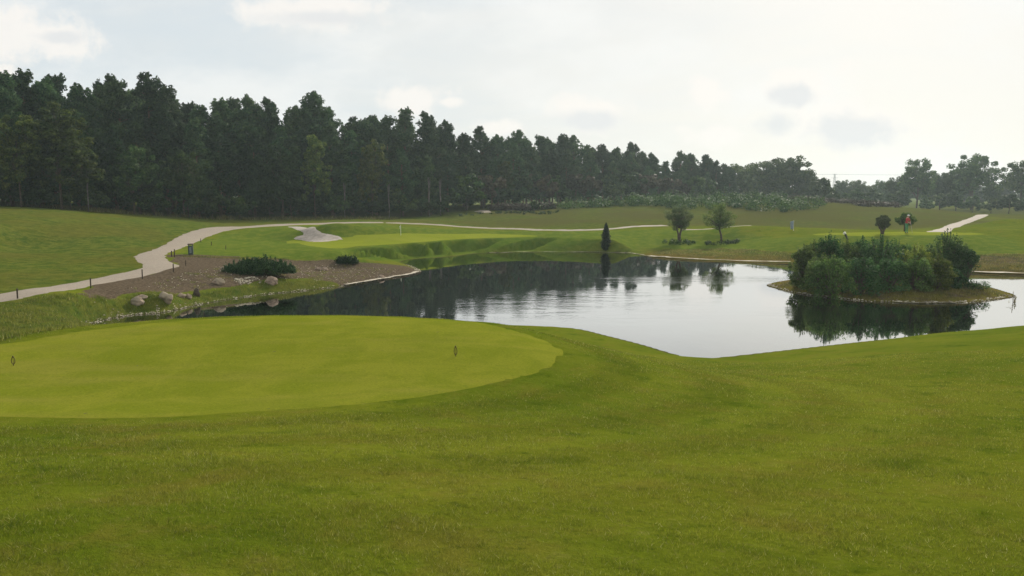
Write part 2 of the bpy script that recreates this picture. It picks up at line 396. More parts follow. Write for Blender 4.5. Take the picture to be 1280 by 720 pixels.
M = {}
M['ground'] = mat_ground()
M['water'] = mat_water()
M['tee'] = mat_turf('tee_turf', (.122,.144,.012), (.155,.166,.017), (.180,.168,.030))
M['green'] = mat_turf('green_turf', (.15,.18,.016), (.175,.20,.022), (.19,.20,.03), .25)
M['path'] = mat_noise('path_gravel', (.19,.16,.12), (.26,.215,.165), 9, .9, .5, .01, c2=(.21,.17,.13))
M['sand'] = mat_noise('bunker_sand', (.26,.225,.19), (.36,.31,.265), 2.0, .95, .6, .03)
M['edge'] = mat_noise('edge_stone', (.20,.17,.12), (.50,.45,.35), 3.0, .9, .6, .02, .4, .6)
M['stone'] = mat_noise('boulder_stone', (.15,.11,.08), (.33,.25,.18), 4.0, .85, .8, .03, c2=(.20,.18,.12))
M['darkwood'] = mat_noise('dark_wood', (.035,.025,.018), (.08,.06,.04), 14, .8, .5, .004)
M['bark'] = mat_noise('bark', (.05,.035,.025), (.12,.085,.06), 6, .9, .6, .02)
M['bark_pine'] = mat_noise('pine_bark', (.09,.055,.035), (.17,.10,.06), 3, .9, .6, .03)
M['bark_birch'] = mat_noise('birch_bark', (.09,.08,.065), (.20,.185,.16), 2.5, .8, .3, .02)
M['blade'] = mat_blades('grass_blades', None, .5)
M['marsh'] = mat_blades('marsh_grass', ((.07,.095,.014),(.125,.130,.022),(.15,.14,.04)))
M['weeds'] = mat_blades('tall_weeds', ((.06,.075,.02),(.14,.12,.035),(.17,.14,.05)))
M['pine'] = mat_leaf('pine_needles', (.020,.056,.022), (.044,.084,.030), (.072,.102,.036), .34)
M['oak'] = mat_leaf('oak_leaves', (.028,.062,.018), (.054,.090,.024), (.078,.102,.03), .4)
M['birch'] = mat_leaf('birch_leaves', (.048,.084,.018), (.085,.112,.022), (.125,.135,.028), .42)
M['willow'] = mat_leaf('willow_leaves', (.060,.115,.026), (.095,.155,.036), (.135,.18,.05), .5, ov=.25)
M['sapling'] = mat_leaf('sapling_needles', (.034,.085,.026), (.055,.115,.034), (.08,.135,.04), .42, ov=.25)
M['yellowbush'] = mat_leaf('yellow_leaves', (.085,.14,.022), (.13,.175,.03), (.18,.19,.035), .5)
M['cypress'] = mat_leaf('cypress_foliage', (.010,.022,.011), (.018,.034,.015), (.025,.04,.018), .12)
M['silver'] = mat_leaf('grey_green_leaves', (.075,.105,.040), (.110,.140,.055), (.13,.15,.07), .5, ov=.0)
M['scrub'] = mat_leaf('broom_scrub', (.016,.044,.010), (.048,.085,.016), (.058,.085,.02), .2)
M['heather'] = mat_leaf('heather', (.050,.036,.026), (.078,.058,.040), (.06,.07,.03), .2)
M['mugo'] = mat_leaf('dwarf_pine_needles', (.014,.042,.014), (.032,.066,.022), (.06,.09,.032), .3, nscale=1.2)
def plain(name, c, r=.6, metal=0.0): return mat_noise(name, tuple(x*.85 for x in c), tuple(min(x*1.1,1) for x in c), 8, r, metal=metal)

# ------------------------------------------------------------------ ground sheet
def tee_band(s):
    # mower lines curving round the tee
    return np.where((s > 0)&(s < 9), .5+.5*np.tanh(2.2*np.sin(2*np.pi*s/1.7+.6))*(1-sm(s, 3, 9))-.35*(1-sm(s,.2,.7)), .5)
def build_ground():
    az = np.concatenate([np.arange(-180,-48,4.0), np.arange(-48,-38,.8), np.arange(-38,38,.16), np.arange(38,48,.8), np.arange(48,180,4.0)])
    R = [0.25]
    while R[-1] < 2600:
        r = R[-1]; R.append(r+(r*.035 if r < 10 else r*.017 if r < 30 else .33 if r < 54 else .36 if r < 104 else r*.012 if r < 210 else r*.09))
    R = np.array(R); na, nr = len(az), len(R)
    A = np.radians(az)
    X = np.sin(A)[None]*R[:,None]; Y = np.cos(A)[None]*R[:,None]
    P = np.c_[X.ravel(), Y.ravel()]
    sd = pond_sd(P); Z = height(P, sd)
    V = np.c_[P, Z]; V = np.vstack([V, [[0,0,H(0,0)]]])
    i = np.arange(nr-1)[:,None]; j = np.arange(na)[None]; j2 = (j+1)%na
    Q = np.stack([i*na+j, i*na+j2+0*i, (i+1)*na+j2, (i+1)*na+j], -1).reshape(-1,4)
    # zones
    def zone(L, soft, z=None):
        poly = np.array([h[:2] for h in hits(L)])
        lo = poly.min(0)-8; hi = poly.max(0)+8
        m = ((P > lo)&(P < hi)).all(1); out = np.zeros(len(P))
        q = P[m]+np.c_[vnoise(P[m], 1.1, 3.0), vnoise(P[m], 1.2, 7.0)]*soft*.8
        out[m] = sm(-sdf(q, poly), -soft, soft); return out
    earth = zone([(221,320.5),(279,322.5),(369,325),(414,325.5),(445,326.5),(512,334),(527,340),(512,344.5),(481,350),(431,359),(412,352),(388,349),(357,348),(324,351),(284,359),(250,364),(228,366),(200,366),(155,370),(111,370),(88,366),(120,354),(174,345),(210,336),(222,331),(208,323)], .55)
    earth = np.maximum(earth, .75*zone([(1185,322),(1225,319),(1290,320),(1400,322),(1400,337),(1290,334),(1215,332)], 1.2))
    earth = np.maximum(earth, zone([(208,318.5),(240,318),(300,320.5),(300,323.5),(240,322),(208,321.5)], .15))
    isl = sdf_island(P); earth = np.maximum(earth, .45*sm(-isl, -.5, .4))
    marsh = zone([(-200,372),(0,379),(60,369),(100,368),(160,371),(250,366),(324,352),(402,350),(430,359),(380,366),(300,375),(200,393),(104,409),(0,430),(-200,440)], .5)
    r = np.hypot(P[:,0], P[:,1]); px = P[:,0]/np.maximum(P[:,1], 1)*F+640
    line = np.interp(px, [0,180,250,300,450,620,760,840,930,985,1060,1170,1240,1290], [36,48,74,90,98,104,98,99,97,92,98,104,125,130])
    rough = np.where(P[:,1] > 20, sm(P[:,1]-line, -1.0, 2.5), .0)
    rough = np.where((px < 185)&(P[:,1] > 20), sm(P[:,1]-np.interp(px,[-400,0,180],[36,36,47.5]), -.5, .5), rough)
    rough = np.maximum(rough, marsh)
    mown = zone([(222,322),(250,301),(290,290),(345,283.5),(480,281),(600,288),(690,290.5),(760,289),(840,286),(925,288),(990,297),(1060,294),(1130,291),(1230,293),(1280,304),(1290,322),(1200,322),(1100,318),(1000,322),(930,319),(850,316),(760,313),(620,314.5),(560,320),(510,330),(450,327),(370,325.5)], .8)
    mown = np.where(sd < 30, mown, mown)
    dry = sm(-(sd-0), -5.5, -.6)*((px > 770)&(P[:,1] > 52))*sm(px, 770, 830)*(sd > 0)
    dry = np.maximum(dry, .8*sm(-isl, -.5, .2)); dry = np.maximum(dry, .25*(1-sm(sd, 0, 3))*(P[:,1] > 50)*(sd > 0))
    mown = mown*(1-.8*dry)
    mud = 1-sm(sd, -.15, .12)
    heath = sm(P[:,1], 96, 112)*sm(px, 480, 640)*(P[:,1] < 260)
    a_ = P[:,0]/np.maximum(P[:,1],1); Yr_ = np.interp(a_, RIMX, RIM[:,1]); bank_shade = sm(a_, RIMX[0], RIMX[2])*(1-sm(a_, RIMX[-4], RIMX[-2]))*(1-sm(P[:,1]-Yr_, -1.0, .3))*(P[:,1] > 62)*(sd > 0)  # mask of the far bank face below its rim, where shade is coloured in
    tsd = np.full(len(P), 50.0); mt = (r < 40)&(P[:,1] > -2); tsd[mt] = sdf(P[mt], TEEO)
    attrs = {k: np.r_[v, 0.0] for k, v in dict(earth=earth, rough=rough, mown=mown, heath=heath, bank_shade=bank_shade, dry=dry, mud=mud).items()}
    attrs['band'] = np.r_[tee_band(np.where(r < 40, tsd, 50)), .5]
    tri = np.stack([np.full(na, len(V)-1), np.arange(na), (np.arange(na)+1)%na, np.full(na, len(V)-1)], 1)
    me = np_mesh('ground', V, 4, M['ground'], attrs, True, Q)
    bm = bmesh.new(); bm.from_mesh(me); bm.verts.ensure_lookup_table()
    for k in range(na):
        bm.faces.new((bm.verts[len(V)-1], bm.verts[(k+1)%na], bm.verts[k]))
    bm.normal_update(); bmesh.ops.recalc_face_normals(bm, faces=bm.faces[:]); bm.to_mesh(me); bm.free()
    if me.polygons[len(me.polygons)//2].normal.z < 0: me.flip_normals()
    for p in me.polygons[:0]: pass
    me.polygons.foreach_set('use_smooth', np.ones(len(me.polygons), bool))
    tag(link('ground', me), kind='structure')
TEE = [(0,429.5),(60,420),(120,411.5),(200,403),(280,397.5),(350,395.5),(430,395),(500,397),(560,400.5),(620,407),(670,417),(698,427),(707,438),(700,450),(680,461),(640,474),(590,487),(520,500),(430,512),(330,520),(230,525),(120,527.5),(0,527)]
TEEO = catmull([flat(x, y, 3.0) for x, y in TEE]+[(-9.8,10.2),(-12.8,11.7),(-13.8,13.7),(-12.5,15.0)], 3)
build_ground()

def sheet(name, poly, cell, off, mat, kind='structure', edge_noise=.0, zfun=None):
    """a thin surface laid over the ground inside an outline"""
    poly = np.array(poly, float)[:,:2]; pts = []
    n = len(poly)
    for i in range(n):
        a, b = poly[i], poly[(i+1)%n]; L = np.hypot(*(b-a)); k = max(1, int(L/cell))
        for j in range(k): pts.append(a+(b-a)*j/k)
    pts = np.array(pts)
    if edge_noise: pts = pts+edge_noise*np.c_[vnoise(pts, 3.1, 1), vnoise(pts, 2.7, 4)]+edge_noise*.5*rng.normal(0,.4,pts.shape)
    m = len(pts); lo, hi = pts.min(0), pts.max(0)
    gx, gy = np.meshgrid(np.arange(lo[0], hi[0], cell), np.arange(lo[1], hi[1], cell)); gp = np.c_[gx.ravel(), gy.ravel()]
    gp = gp[sdf(gp, pts) < -cell*.4] if len(gp) else gp
    al = np.vstack([pts, gp])
    r = delaunay_2d_cdt([Vector(p) for p in al], [], [list(range(m))], 1, 1e-5)
    vs = np.array([[v.x, v.y] for v in r[0]]); z = height(vs)+off; z[:m] = height(vs[:m])-.006 if len(vs) >= m else z[:m]
    me = bpy.data.meshes.new(name); me.from_pydata([(x,y,h) for (x,y),h in zip(vs, z)], [], [tuple(f) for f in r[2]]); me.update()
    if sum(p.normal.z for p in me.polygons) < 0: me.flip_normals()
    for p in me.polygons: p.use_smooth = True
    me.materials.append(mat)
    o = link(name, me)
    if kind: tag(o, kind=kind)
    return o
def ribbon_poly(C, w):
    C = catmull(C, 4, False); n = len(C); L, Rr = [], []
    for i in range(n):
        d = C[min(i+1,n-1)]-C[max(i-1,0)]; d = d/(np.hypot(*d)+1e-9); q = np.array([-d[1], d[0]])*w/2
        L.append(C[i]+q); Rr.append(C[i]-q)
    return np.array(L+Rr[::-1])

# pond water
wm = sheet('pond_water', POND, 3.0, 0, M['water'])
for v in wm.data.vertices: v.co.z = 0.0
# tee surface
tee_xy = TEEO
sheet('tee_green', tee_xy, .3, .012, M['tee'], edge_noise=.03)
# left gravel path
PA = [(-260,392),(-120,377),(0,367),(60,358),(120,347.6),(152,340.4),(170,336.5),(177,332.5),(174,328.6),(166,321.4),(175,317),(192,311.5),(210,302.5),(228,292.8),(246,287.2),(280,283.4),(340,280.3),(400,278.8),(480,277.3)]
PB = [(480,278.9),(400,280.8),(340,283),(300,286.2),(280,289.5),(261,296),(243,304),(221,313),(208.5,319),(210,324),(219,329.6),(226,332.5),(210,337.5),(192,342.5),(174,347),(120,356),(60,366.5),(0,378),(-120,391),(-260,410)]
sheet('gravel_path', catmull([h[:2] for h in hits(PA)], 2, False).tolist()+catmull([h[:2] for h in hits(PB)], 2, False).tolist(), .6, .03, M['path'], edge_noise=.08)
def far_path(L, w, off=.05):
    P = [at(*q)[:2] for q in L]
    sheet('far_path', ribbon_poly(P, w), .5, off, M['path'], edge_noise=.05)
far_path([(482,278,101),(528,281,102),(565,283.5,102.5),(600,286,103),(636,287.6,102),(683,288.6,100),(739,288.6,98.5),(767,286.6,98.5),(792,283.6,100),(833,282.4,101)], 1.7)
far_path([(850,286.5,95),(885,286.2,93),(919,285.6,92),(945,285.8,91)], .8)
# path climbing away on the right
PR = [(1158,290),(1165,288),(1180,283),(1200,276.5),(1215,271.5),(1222,268.3),(1236,268.3),(1232,271),(1222,275),(1205,281),(1192,286),(1186,290.5)]
sheet('gravel_path', catmull([h[:2] for h in hits(PR)], 3), .6, .05, M['path'], edge_noise=.08)
PS = [(592,264.5),(600,262.6),(611,262.5),(615,265.5),(603,266)]
sheet('sand_track', [h[:2] for h in hits(PS)], .6, .05, M['path'], edge_noise=.1)
# putting greens
PG = [(357,301.5),(400,299.5),(437,296),(445,293.5),(480,292.5),(540,292),(600,291.8),(650,293.3),(674,295.3),(640,296.8),(600,297.8),(560,300),(520,303),(480,306),(440,309),(395,308.6)]
sheet('putting_green', catmull([h[:2] for h in hits(PG)], 3), .6, .04, M['green'], edge_noise=.05)
PG2 = [(1015,293.3),(1060,291.3),(1130,289.8),(1190,290.6),(1232,292.6),(1190,294.2),(1130,294.0),(1060,295.2)]
sheet('putting_green', catmull([h[:2] for h in hits(PG2)], 3), .6, .05, M['green'], edge_noise=.05)
# bunker
BK = [(359,283.6),(380,284),(397,287),(415,293),(433,299.5),(418,302),(397,303),(380,301.5),(369,299.4),(366,296.6),(374,294.8),(379,292.5),(374,288)]
sheet('sand_bunker', catmull([h[:2] for h in hits(BK)], 3), .4, .05, M['sand'], edge_noise=.05)

# pale stone edging along the shores
def edging(L, w, off):
    P = np.array(ptsxy(L)); sheet('shore_edging', ribbon_poly(P, w), .25, 0, M['edge'])
    o = bpy.context.scene.collection.objects[-1]
    vs = np.array([v.co[:] for v in o.data.vertices])
    n = vnoise(vs[:,:2], 2.2, 5)
    for v, q in zip(o.data.vertices, n): v.co.z = off+.03*q
edging([(812,321.2),(842,323.2),(886,325.9),(940,327.6),(988,328.8)], .42, .12)
edging([(1205,340.8),(1240,342),(1280,343.2),(1400,347.3)], .5, .12)
edging([(431,357.3),(455,353.3),(481,348.8),(512,343.8),(523.5,340)], .35, .10)
edging([(1003,367.6),(1020,369.8),(1040,372.2),(1062,374.4)], .22, .07)
edging([(1118,378),(1150,379.2),(1195,378.6)], .16, .06)
edging([(612,316.3),(650,315.6),(690,315.4),(740,315.5),(784,316.6),(800,318.4),(812,321.2)], .12, .06)

# ------------------------------------------------------------------ grass and stones (nobody could count them)
def blades(P, h, w, lean=.35, curl=.3):
    n = len(P); z = height(P); B = np.c_[P, z-.004]
    a = rng.uniform(0, 2*np.pi, n); d = np.c_[np.cos(a), np.sin(a), np.zeros(n)]*(w*rng.uniform(.6,1.3,n))[:,None]*.5
    l = np.c_[rng.normal(0,1,(n,2)), np.zeros(n)]*(lean*h)[:,None]
    hh = h*rng.uniform(.55,1.3,n)
    T = B+l; T[:,2] += hh
    return np.stack([B-d, B+d, T], 1).reshape(-1,3)
TEEP = np.array(tee_xy)
def near_grass():
    out = []; bands = []
    # (ring, density per m2, height, width)
    for r0, r1, dens, h, w in [(2.6,4.5,9500,.024,.0030),(4.5,7,6000,.025,.0040),(7,11,3000,.026,.0058),(11,17,1300,.026,.0088),(17,26,520,.026,.014)]:
        A = math.radians(36); area = A*(r1*r1-r0*r0); n = int(area*dens)
        r = np.sqrt(rng.uniform(r0*r0, r1*r1, n)); a = rng.uniform(-A, A, n)
        P = np.c_[r*np.sin(a), r*np.cos(a)]
        nz = .7*vnoise(P, 2.3, 9)+.7*vnoise(P, 6.1, 4)+.7*vnoise(P, 15.0, 2)
        keep = rng.uniform(-1.5, 1.2, n) < nz+.7
        P = P[keep]; nz = nz[keep]
        s = sdf(P, TEEP); sd = pond_sd(P); k = (s > -.03+.05*vnoise(P, 9, 3)) & (sd > .15); P = P[k]; nz = nz[k]; s = s[k]
        hh = h*np.clip(1+.5*nz, .3, 2)*(.35+.65*sm(s, 0, 1.0))
        out.append(blades(P, hh, np.full(len(P), w), .6)); bands.append(np.repeat(tee_band(s), 3))
    V = np.concatenate(out)
    tag(link('grass', np_mesh('grass', V, 3, M['blade'], dict(band=np.concatenate(bands)))), 'short mown lawn grass covering the slope in the foreground', 'grass', kind='stuff')
near_grass()
def scatter_px(L, n):
    poly = np.array([h[:2] for h in hits(L)]); lo, hi = poly.min(0), poly.max(0)
    P = rng.uniform(lo, hi, (n*4, 2)); P = P[inside(P, poly)]; P = P[pond_sd(P) > .08]; return P[:n], poly
def tufts(L, n, per, h, w, name, mat, label, lean=.3, spread=.12):
    P, _ = scatter_px(L, n)
    s = np.repeat(P, per, 0)+rng.normal(0, spread, (len(P)*per, 2))
    s = s[pond_sd(s) > .02]
    hh = h*(1+.4*vnoise(s, .8, 3))
    V = blades(s, hh, np.full(len(s), w), lean)
    tag(link(name, np_mesh(name, V, 3, mat)), label, 'grass', kind='stuff')
tufts([(-60,384),(0,381),(60,370),(100,369),(160,372),(225,368),(280,362),(324,353),(402,351),(428,358.5),(380,364),(300,372.5),(200,391),(104,408),(0,427),(-60,434)], 3200, 12, .11, .02, 'marsh_grass', M['marsh'], 'yellow green rough grass tufts on the bank below the gravel path')
tufts([(-60,256.5),(40,259),(110,264),(110,261.5),(40,257),(-60,255)], 1200, 10, .55, .05, 'tall_weeds', M['weeds'], 'tall yellowish weeds along the foot of the wood')
tufts([(110,264.5),(200,270.5),(260,274.5),(340,275),(430,274.5),(500,274.5),(500,273.3),(430,273.3),(340,273.3),(260,272.5),(200,269.5),(110,262.5)], 900, 9, .45, .05, 'tall_weeds', M['weeds'], 'low weeds at the edge of the wood behind the bunker')
tufts([(150,366),(225,345),(300,330),(440,329),(500,338),(430,354),(330,347),(270,356)], 230, 14, .10, .02, 'bed_weeds', M['marsh'], 'sparse green weeds growing through the bare brown soil')
tufts([(965,356),(1000,366),(1080,374),(1160,378),(1262,370),(1225,359),(1100,352),(990,352)], 1500, 9, .12, .02, 'island_grass', M['weeds'], 'brownish dry grass covering the small island')
tufts([(815,318),(880,322),(990,326),(1000,318),(900,311),(830,312)], 1800, 8, .10, .03, 'shore_grass', M['weeds'], 'dry brownish grass on the far shore beside the two small trees')
tufts([(1200,339),(1290,341),(1290,318),(1200,320)], 1200, 8, .10, .03, 'shore_grass', M['weeds'], 'dry brownish grass on the right bank behind the island')
tufts([(230,321.5),(300,323.5),(360,325),(360,324),(300,322),(230,320)], 500, 8, .10, .02, 'turf_fringe', M['weeds'], 'ragged grass fringe between the mown turf and the bare soil')

def stones(P, s0, s1, name, label):
    ico = bmesh.new(); bmesh.ops.create_icosphere(ico, subdivisions=1, radius=1); ico.verts.ensure_lookup_table()
    bv = np.array([v.co[:] for v in ico.verts]); bf = np.array([[v.index for v in f.verts] for f in ico.faces]); ico.free()
    n = len(P); z = height(P); s = rng.uniform(s0, s1, n)
    V = (bv[None]*rng.uniform(.6,1.25,(n,len(bv),1))*np.c_[s, s*rng.uniform(.6,1,n), s*.55][:,None,:])
    a = rng.uniform(0,6.28,n); c, q = np.cos(a)[:,None], np.sin(a)[:,None]
    X = V[:,:,0]*c-V[:,:,1]*q; Yy = V[:,:,0]*q+V[:,:,1]*c
    V = np.stack([X+P[:,:1], Yy+P[:,1:2], V[:,:,2]+(z+s*.12)[:,None]], -1).reshape(-1,3)
    Fc = (bf[None]+(np.arange(n)*len(bv))[:,None,None]).reshape(-1,3)
    tag(link(name, np_mesh(name, V, 3, M['edge'], faces=Fc)), label, 'stones', kind='stuff')
def along(L, n, sig):
    P = catmull(ptsxy(L), 6, False); k = rng.uniform(0, len(P)-1.001, n); i = k.astype(int); f = (k-i)[:,None]
    return P[i]*(1-f)+P[i+1]*f+rng.normal(0, sig, (n,2))
P = along(SHORE_L, 700, .16); P = P[pond_sd(P) > -.15]; stones(P, .02, .07, 'pebbles', 'pale stones scattered along the left waterline')
P, _ = scatter_px([(150,362),(220,345),(300,330),(420,330),(505,338),(430,354),(330,347),(270,356)], 700); stones(P, .015, .06, 'bark_chips', 'small pale stones and chips on the bare brown soil')
P = along([(961,356),(1000,367),(1090,376.5),(1205,378),(1266,370)], 260, .15); stones(P, .03, .09, 'pebbles', 'pale stones along the front edge of the island')
P, _ = scatter_px([(290,349),(318,346),(330,353),(300,356)], 60); stones(P, .05, .13, 'rubble', 'broken pale rubble in front of the spreading dwarf pine')

# scrub and heather bands
def band(L, n, rr, hh, leaf, name, mat, label, per=90):
    P, _ = scatter_px(L, n); z = height(P); bl = []
    for (x, y), zz in zip(P, z):
        r = rng.uniform(*rr); h = rng.uniform(*hh); bl.append(((x,y,zz+h*.45), (r,r,h*.6), 1))
    c, nn = blob_points(bl, per)
    tag(link(name, np_mesh(name, leaves(c, nn, leaf), 4, mat)), label, 'scrub', kind='stuff')
band([(655,263),(700,262),(780,258),(860,262),(930,262),(985,266),(1030,261),(1022,254),(960,250),(880,249),(800,251),(730,257),(690,259.5)], 230, (.6,2.2), (.5,2.1), .17, 'broom_scrub', M['scrub'], 'green scrub covering the far hill behind the two small trees')
band([(870,250.5),(920,250),(980,252),(1040,255),(1090,259),(1125,260),(1120,256.6),(1060,253),(990,250),(920,248.6)], 260, (.6,1.3), (.5,1.1), .13, 'heather', M['heather'], 'purple brown heather on the crest of the far hill')
band([(610,263.3),(650,264),(690,261),(690,259),(650,262),(612,262)], 60, (.8,1.4), (.8,1.4), .15, 'heather', M['heather'], 'brown heather hedge at the foot of the wood left of the scrub', 110)
band([(560,272),(620,268),(690,268),(700,264),(640,265.5),(570,269)], 45, (.2,.5), (.2,.45), .10, 'weed_clumps', M['scrub'], 'small dark weed clumps dotted over the rough hill', 40)
for (px, py, w, h) in [(830,309.2,2.2,.35),(852,304.2,2.0,.4),(904,305.0,2.0,.4)][1:]:
    x, y, z = hit(px, py); bl = []
    for i in range(26):
        a = random.uniform(0,6.28); r = w*math.sqrt(random.random()); bl.append(((x+r*math.cos(a), y+r*math.sin(a)*.8, H(x+r*math.cos(a), y+r*math.sin(a)*.8)+.08), (.3,.3,.28), 1))
    c, nn = blob_points(bl, 60)
    tag(link('long_grass', np_mesh('long_grass', leaves(c, nn, .07), 4, M['scrub'])), 'dark uncut grass ring round the foot of the '+('rounder' if px < 870 else 'leaning')+' small tree', 'grass', kind='stuff')

# ------------------------------------------------------------------ trees
def pine_meshes(seed, low, dens=1.0, spiky=True):
    random.seed(seed); Ht = 16.0; mb = MB(); blobs = []
    lx, ly = random.uniform(-.6,.6), random.uniform(-.6,.6)
    path = [(lx*(t/8)**2*.7, ly*(t/8)**2*.7, Ht*.96*t/8) for t in range(9)]
    mb.tube(path, [.24*(1-.105*t)+.01 for t in range(9)], 7)
    nb = 58
    for i in range(nb):
        f = low+(1-low)*(i/nb)**.9; z = Ht*f
        prof = (1-((f-low)/(1-low)))**.62
        R = (2.7*prof+.3)*random.uniform(.5,1.25)
        if random.random() < .12: R *= 1.35
        a = random.uniform(0,6.28); ax = lx*(f**2)*.7; ay = ly*(f**2)*.7
        e = (ax+R*math.cos(a), ay+R*math.sin(a), z+R*random.uniform(.0,.45))
        mb.tube([(ax,ay,z-.4),((ax+e[0])/2,(ay+e[1])/2,z+.05),e], [.06,.04,.015], 4, False)
        s = random.uniform(.6,1.1)*(.55+.75*prof)
        blobs.append((e, (s,s,s*.62), s*s*1.3)); blobs.append(((e[0]*.97,e[1]*.97,e[2]+s*.55), (s*.4,s*.4,s*.7), s*s*.5))
        blobs.append((((ax+e[0])/2,(ay+e[1])/2,z+.1), (s*.9,s*.9,s*.5), s*s*.8))
    for k in range(random.choice([1,2,2,3])):
        x, y = lx*.7+random.uniform(-.5,.5)*(k>0), ly*.7+random.uniform(-.5,.5)*(k>0); h = Ht-(k*random.uniform(.3,1.2))
        for q in range(5): blobs.append(((x,y,h-.1-q*.45), (.10+.15*q,.10+.15*q,.42), .2+.12*q))
    c, n = blob_points(blobs, 135*dens)
    return mb.mesh('trunk', M['bark_pine'], True), np_mesh('crown', leaves(c, n, .21, .4, .6), 4, M['pine'])
def round_meshes(seed, Ht, R, base, mat, bark, nb=60, leaf=.2, per=150, lobes=7, gap=.75, flatk=.75, r0=.25):
    random.seed(seed); mb = MB(); blobs = []
    mb.tube([(0,0,0),(.1,.05,Ht*.3),(.0,.1,Ht*.6),(.1,0,Ht*.8)], [r0,r0*.75,r0*.45,r0*.15], 8)
    zc = (base+Ht)/2; hz = (Ht-base)/2
    L = []
    for k in range(lobes):
        a = 6.28*k/lobes+random.uniform(-.4,.4); el = random.uniform(-.5,1.2); q = random.uniform(.45,.7)
        c = (R*q*math.cos(a)*math.cos(el*.7), R*q*math.sin(a)*math.cos(el*.7), zc+hz*q*math.sin(el)); L.append(c)
        mb.tube([(.03,.05,Ht*random.uniform(.2,.45)),(c[0]*.5,c[1]*.5,c[2]*.75+base*.1),c], [r0*.4,r0*.28,r0*.1], 5, False)
    L.append((0,0,zc+hz*.55)); L.append((0,0,zc))
    for i in range(nb):
        c = random.choice(L); d = Vector((random.gauss(0,1),random.gauss(0,1),random.gauss(0,.8))).normalized()*random.uniform(.5,1)*R*.46
        e = (c[0]+d.x, c[1]+d.y, min(max(c[2]+d.z*hz/R*1.1, base+.1), Ht-.2)); s = R*random.uniform(.13,.24)
        mb.tube([c, e], [r0*.09,r0*.04], 3, False)
        blobs.append((e, (s,s,s*flatk), 1.0*gap))
    c, n = blob_points(blobs, per)
    return mb.mesh('trunk', bark, True), np_mesh('crown', leaves(c, n, leaf), 4, mat)
PINES = [pine_meshes(s, l) for s, l in [(1,.12),(2,.22),(3,.10),(4,.30),(5,.16),(6,.2),(8,.36)]]
LOWP = [pine_meshes(s, .05) for s in (11,12)]
BIRCH = [round_meshes(21, 14, 3.8, .8, M['birch'], M['bark'], 170, .2, 130, 12, r0=.16), round_meshes(22, 14, 3.2, .6, M['birch'], M['bark'], 150, .2, 130, 11, r0=.15)]
SLIM = round_meshes(24, 9, 1.1, 5.2, M['oak'], M['bark_birch'], 40, .15, 90, 6, r0=.10)
OAKS = [round_meshes(31, 14, 5.8, .6, M['oak'], M['bark'], 150, .30, 120, 11), round_meshes(32, 14, 5.6, 1.2, M['oak'], M['bark'], 125, .28, 120, 10), round_meshes(33, 13, 6.2, .2, M['oak'], M['bark'], 170, .30, 120, 12)]
BUSH = [round_meshes(41, 3.6, 2.2, .1, M['oak'], M['bark'], 36, .16, 130, 5, r0=.08), round_meshes(42, 3.2, 2.4, .0, M['scrub'], M['bark'], 36, .16, 120, 5, r0=.08), round_meshes(43, 3.4, 2.2, .1, M['heather'], M['bark'], 34, .16, 120, 5, r0=.08)]
random.seed(99)
def tree(name, ms, x, y, z, s, label, cat, group=None, wide=1.0, ref=16.0):
    e = empty(name, (x, y, z-.1), label, cat, group, random.uniform(0,6.28), (s*wide, s*wide, s))
    link('trunk', ms[0], e); link('crown', ms[1], e); return e
def sky_top(px): return np.interp(px, [-120,-30,0,30,62,80,103,122,150,180,205,235,262,300,335,375,402,425,433,452,480,515,550,575,600,640,690,715,745,775,808,826,850,880,905],
                                      [88,96,100,88,96,80,92,113,90,104,101,121,124,116,133,126,126,150,160,136,146,142,150,166,164,168,168,166,184,179,187,204,189,194,206])
def edge_Y(px): return np.interp(px, [-300,0,80,200,300,450,560,620,700,780,850,915], [80,89,94,103,110,122,133,147,160,172,183,192])
def section(px):
    for lim, nm in [(125,'above the left hillside'),(250,'above the bend of the gravel path'),(345,'behind the spreading dwarf pine and the path'),(440,'behind the sand bunker'),(560,'behind the white flagstick'),(660,'behind the putting green'),(770,'behind the columnar cypress'),(920,'behind the two small lawn trees')]:
        if px < lim: return nm
    return 'at the right end of the wood'
def pxof(x, y): return x/y*F+640
# main skyline row, then deeper rows, then a lower front row
px = -110.0; rows = [('sky', 5.0, 3.3), ('deep', 10.0, 3.9), ('deep', 15.0, 5.0), ('low', 21.0, 3.6), ('front', 0.0, 3.6)]
for kind, dY, sp in rows:
    px = -130.0 if kind != 'front' else -90.0
    while px < 912:
        Y = edge_Y(px)+dY+random.uniform(-1.6,1.6); x = (px-640)/F*Y; z = H(x, Y)
        top = float(sky_top(px)); ztop = at(px, top, Y)[2]
        if kind == 'sky': h = (ztop-z)*random.uniform(.92,1.06)
        elif kind == 'deep': h = (ztop-z)*random.uniform(.86,.98)
        elif kind == 'low': h = (ztop-z)*random.uniform(.5,.75)
        else: h = (ztop-z)*random.uniform(.60,.90)
        s = h/16.0
        ms = random.choice(LOWP) if kind == 'low' else random.choice(PINES) if kind != 'front' else random.choice(LOWP+PINES[:3])
        sec = section(px)
        if kind in ('deep', 'low'): lab, grp = 'dark pine deep inside the wood '+sec, 'inner pines of the wood '+sec
        elif kind == 'sky': lab, grp = 'tall pine making the skyline of the wood '+sec, 'skyline pines of the wood '+sec
        else: lab, grp = 'lower pine fronting the wood '+sec, 'front pines of the wood '+sec
        tree('pine_tree', ms, x, Y, z, s, lab, 'tree', grp, wide=1.05/max(s,.75)**.3)
        px += sp*random.uniform(.75,1.3)*F/Y
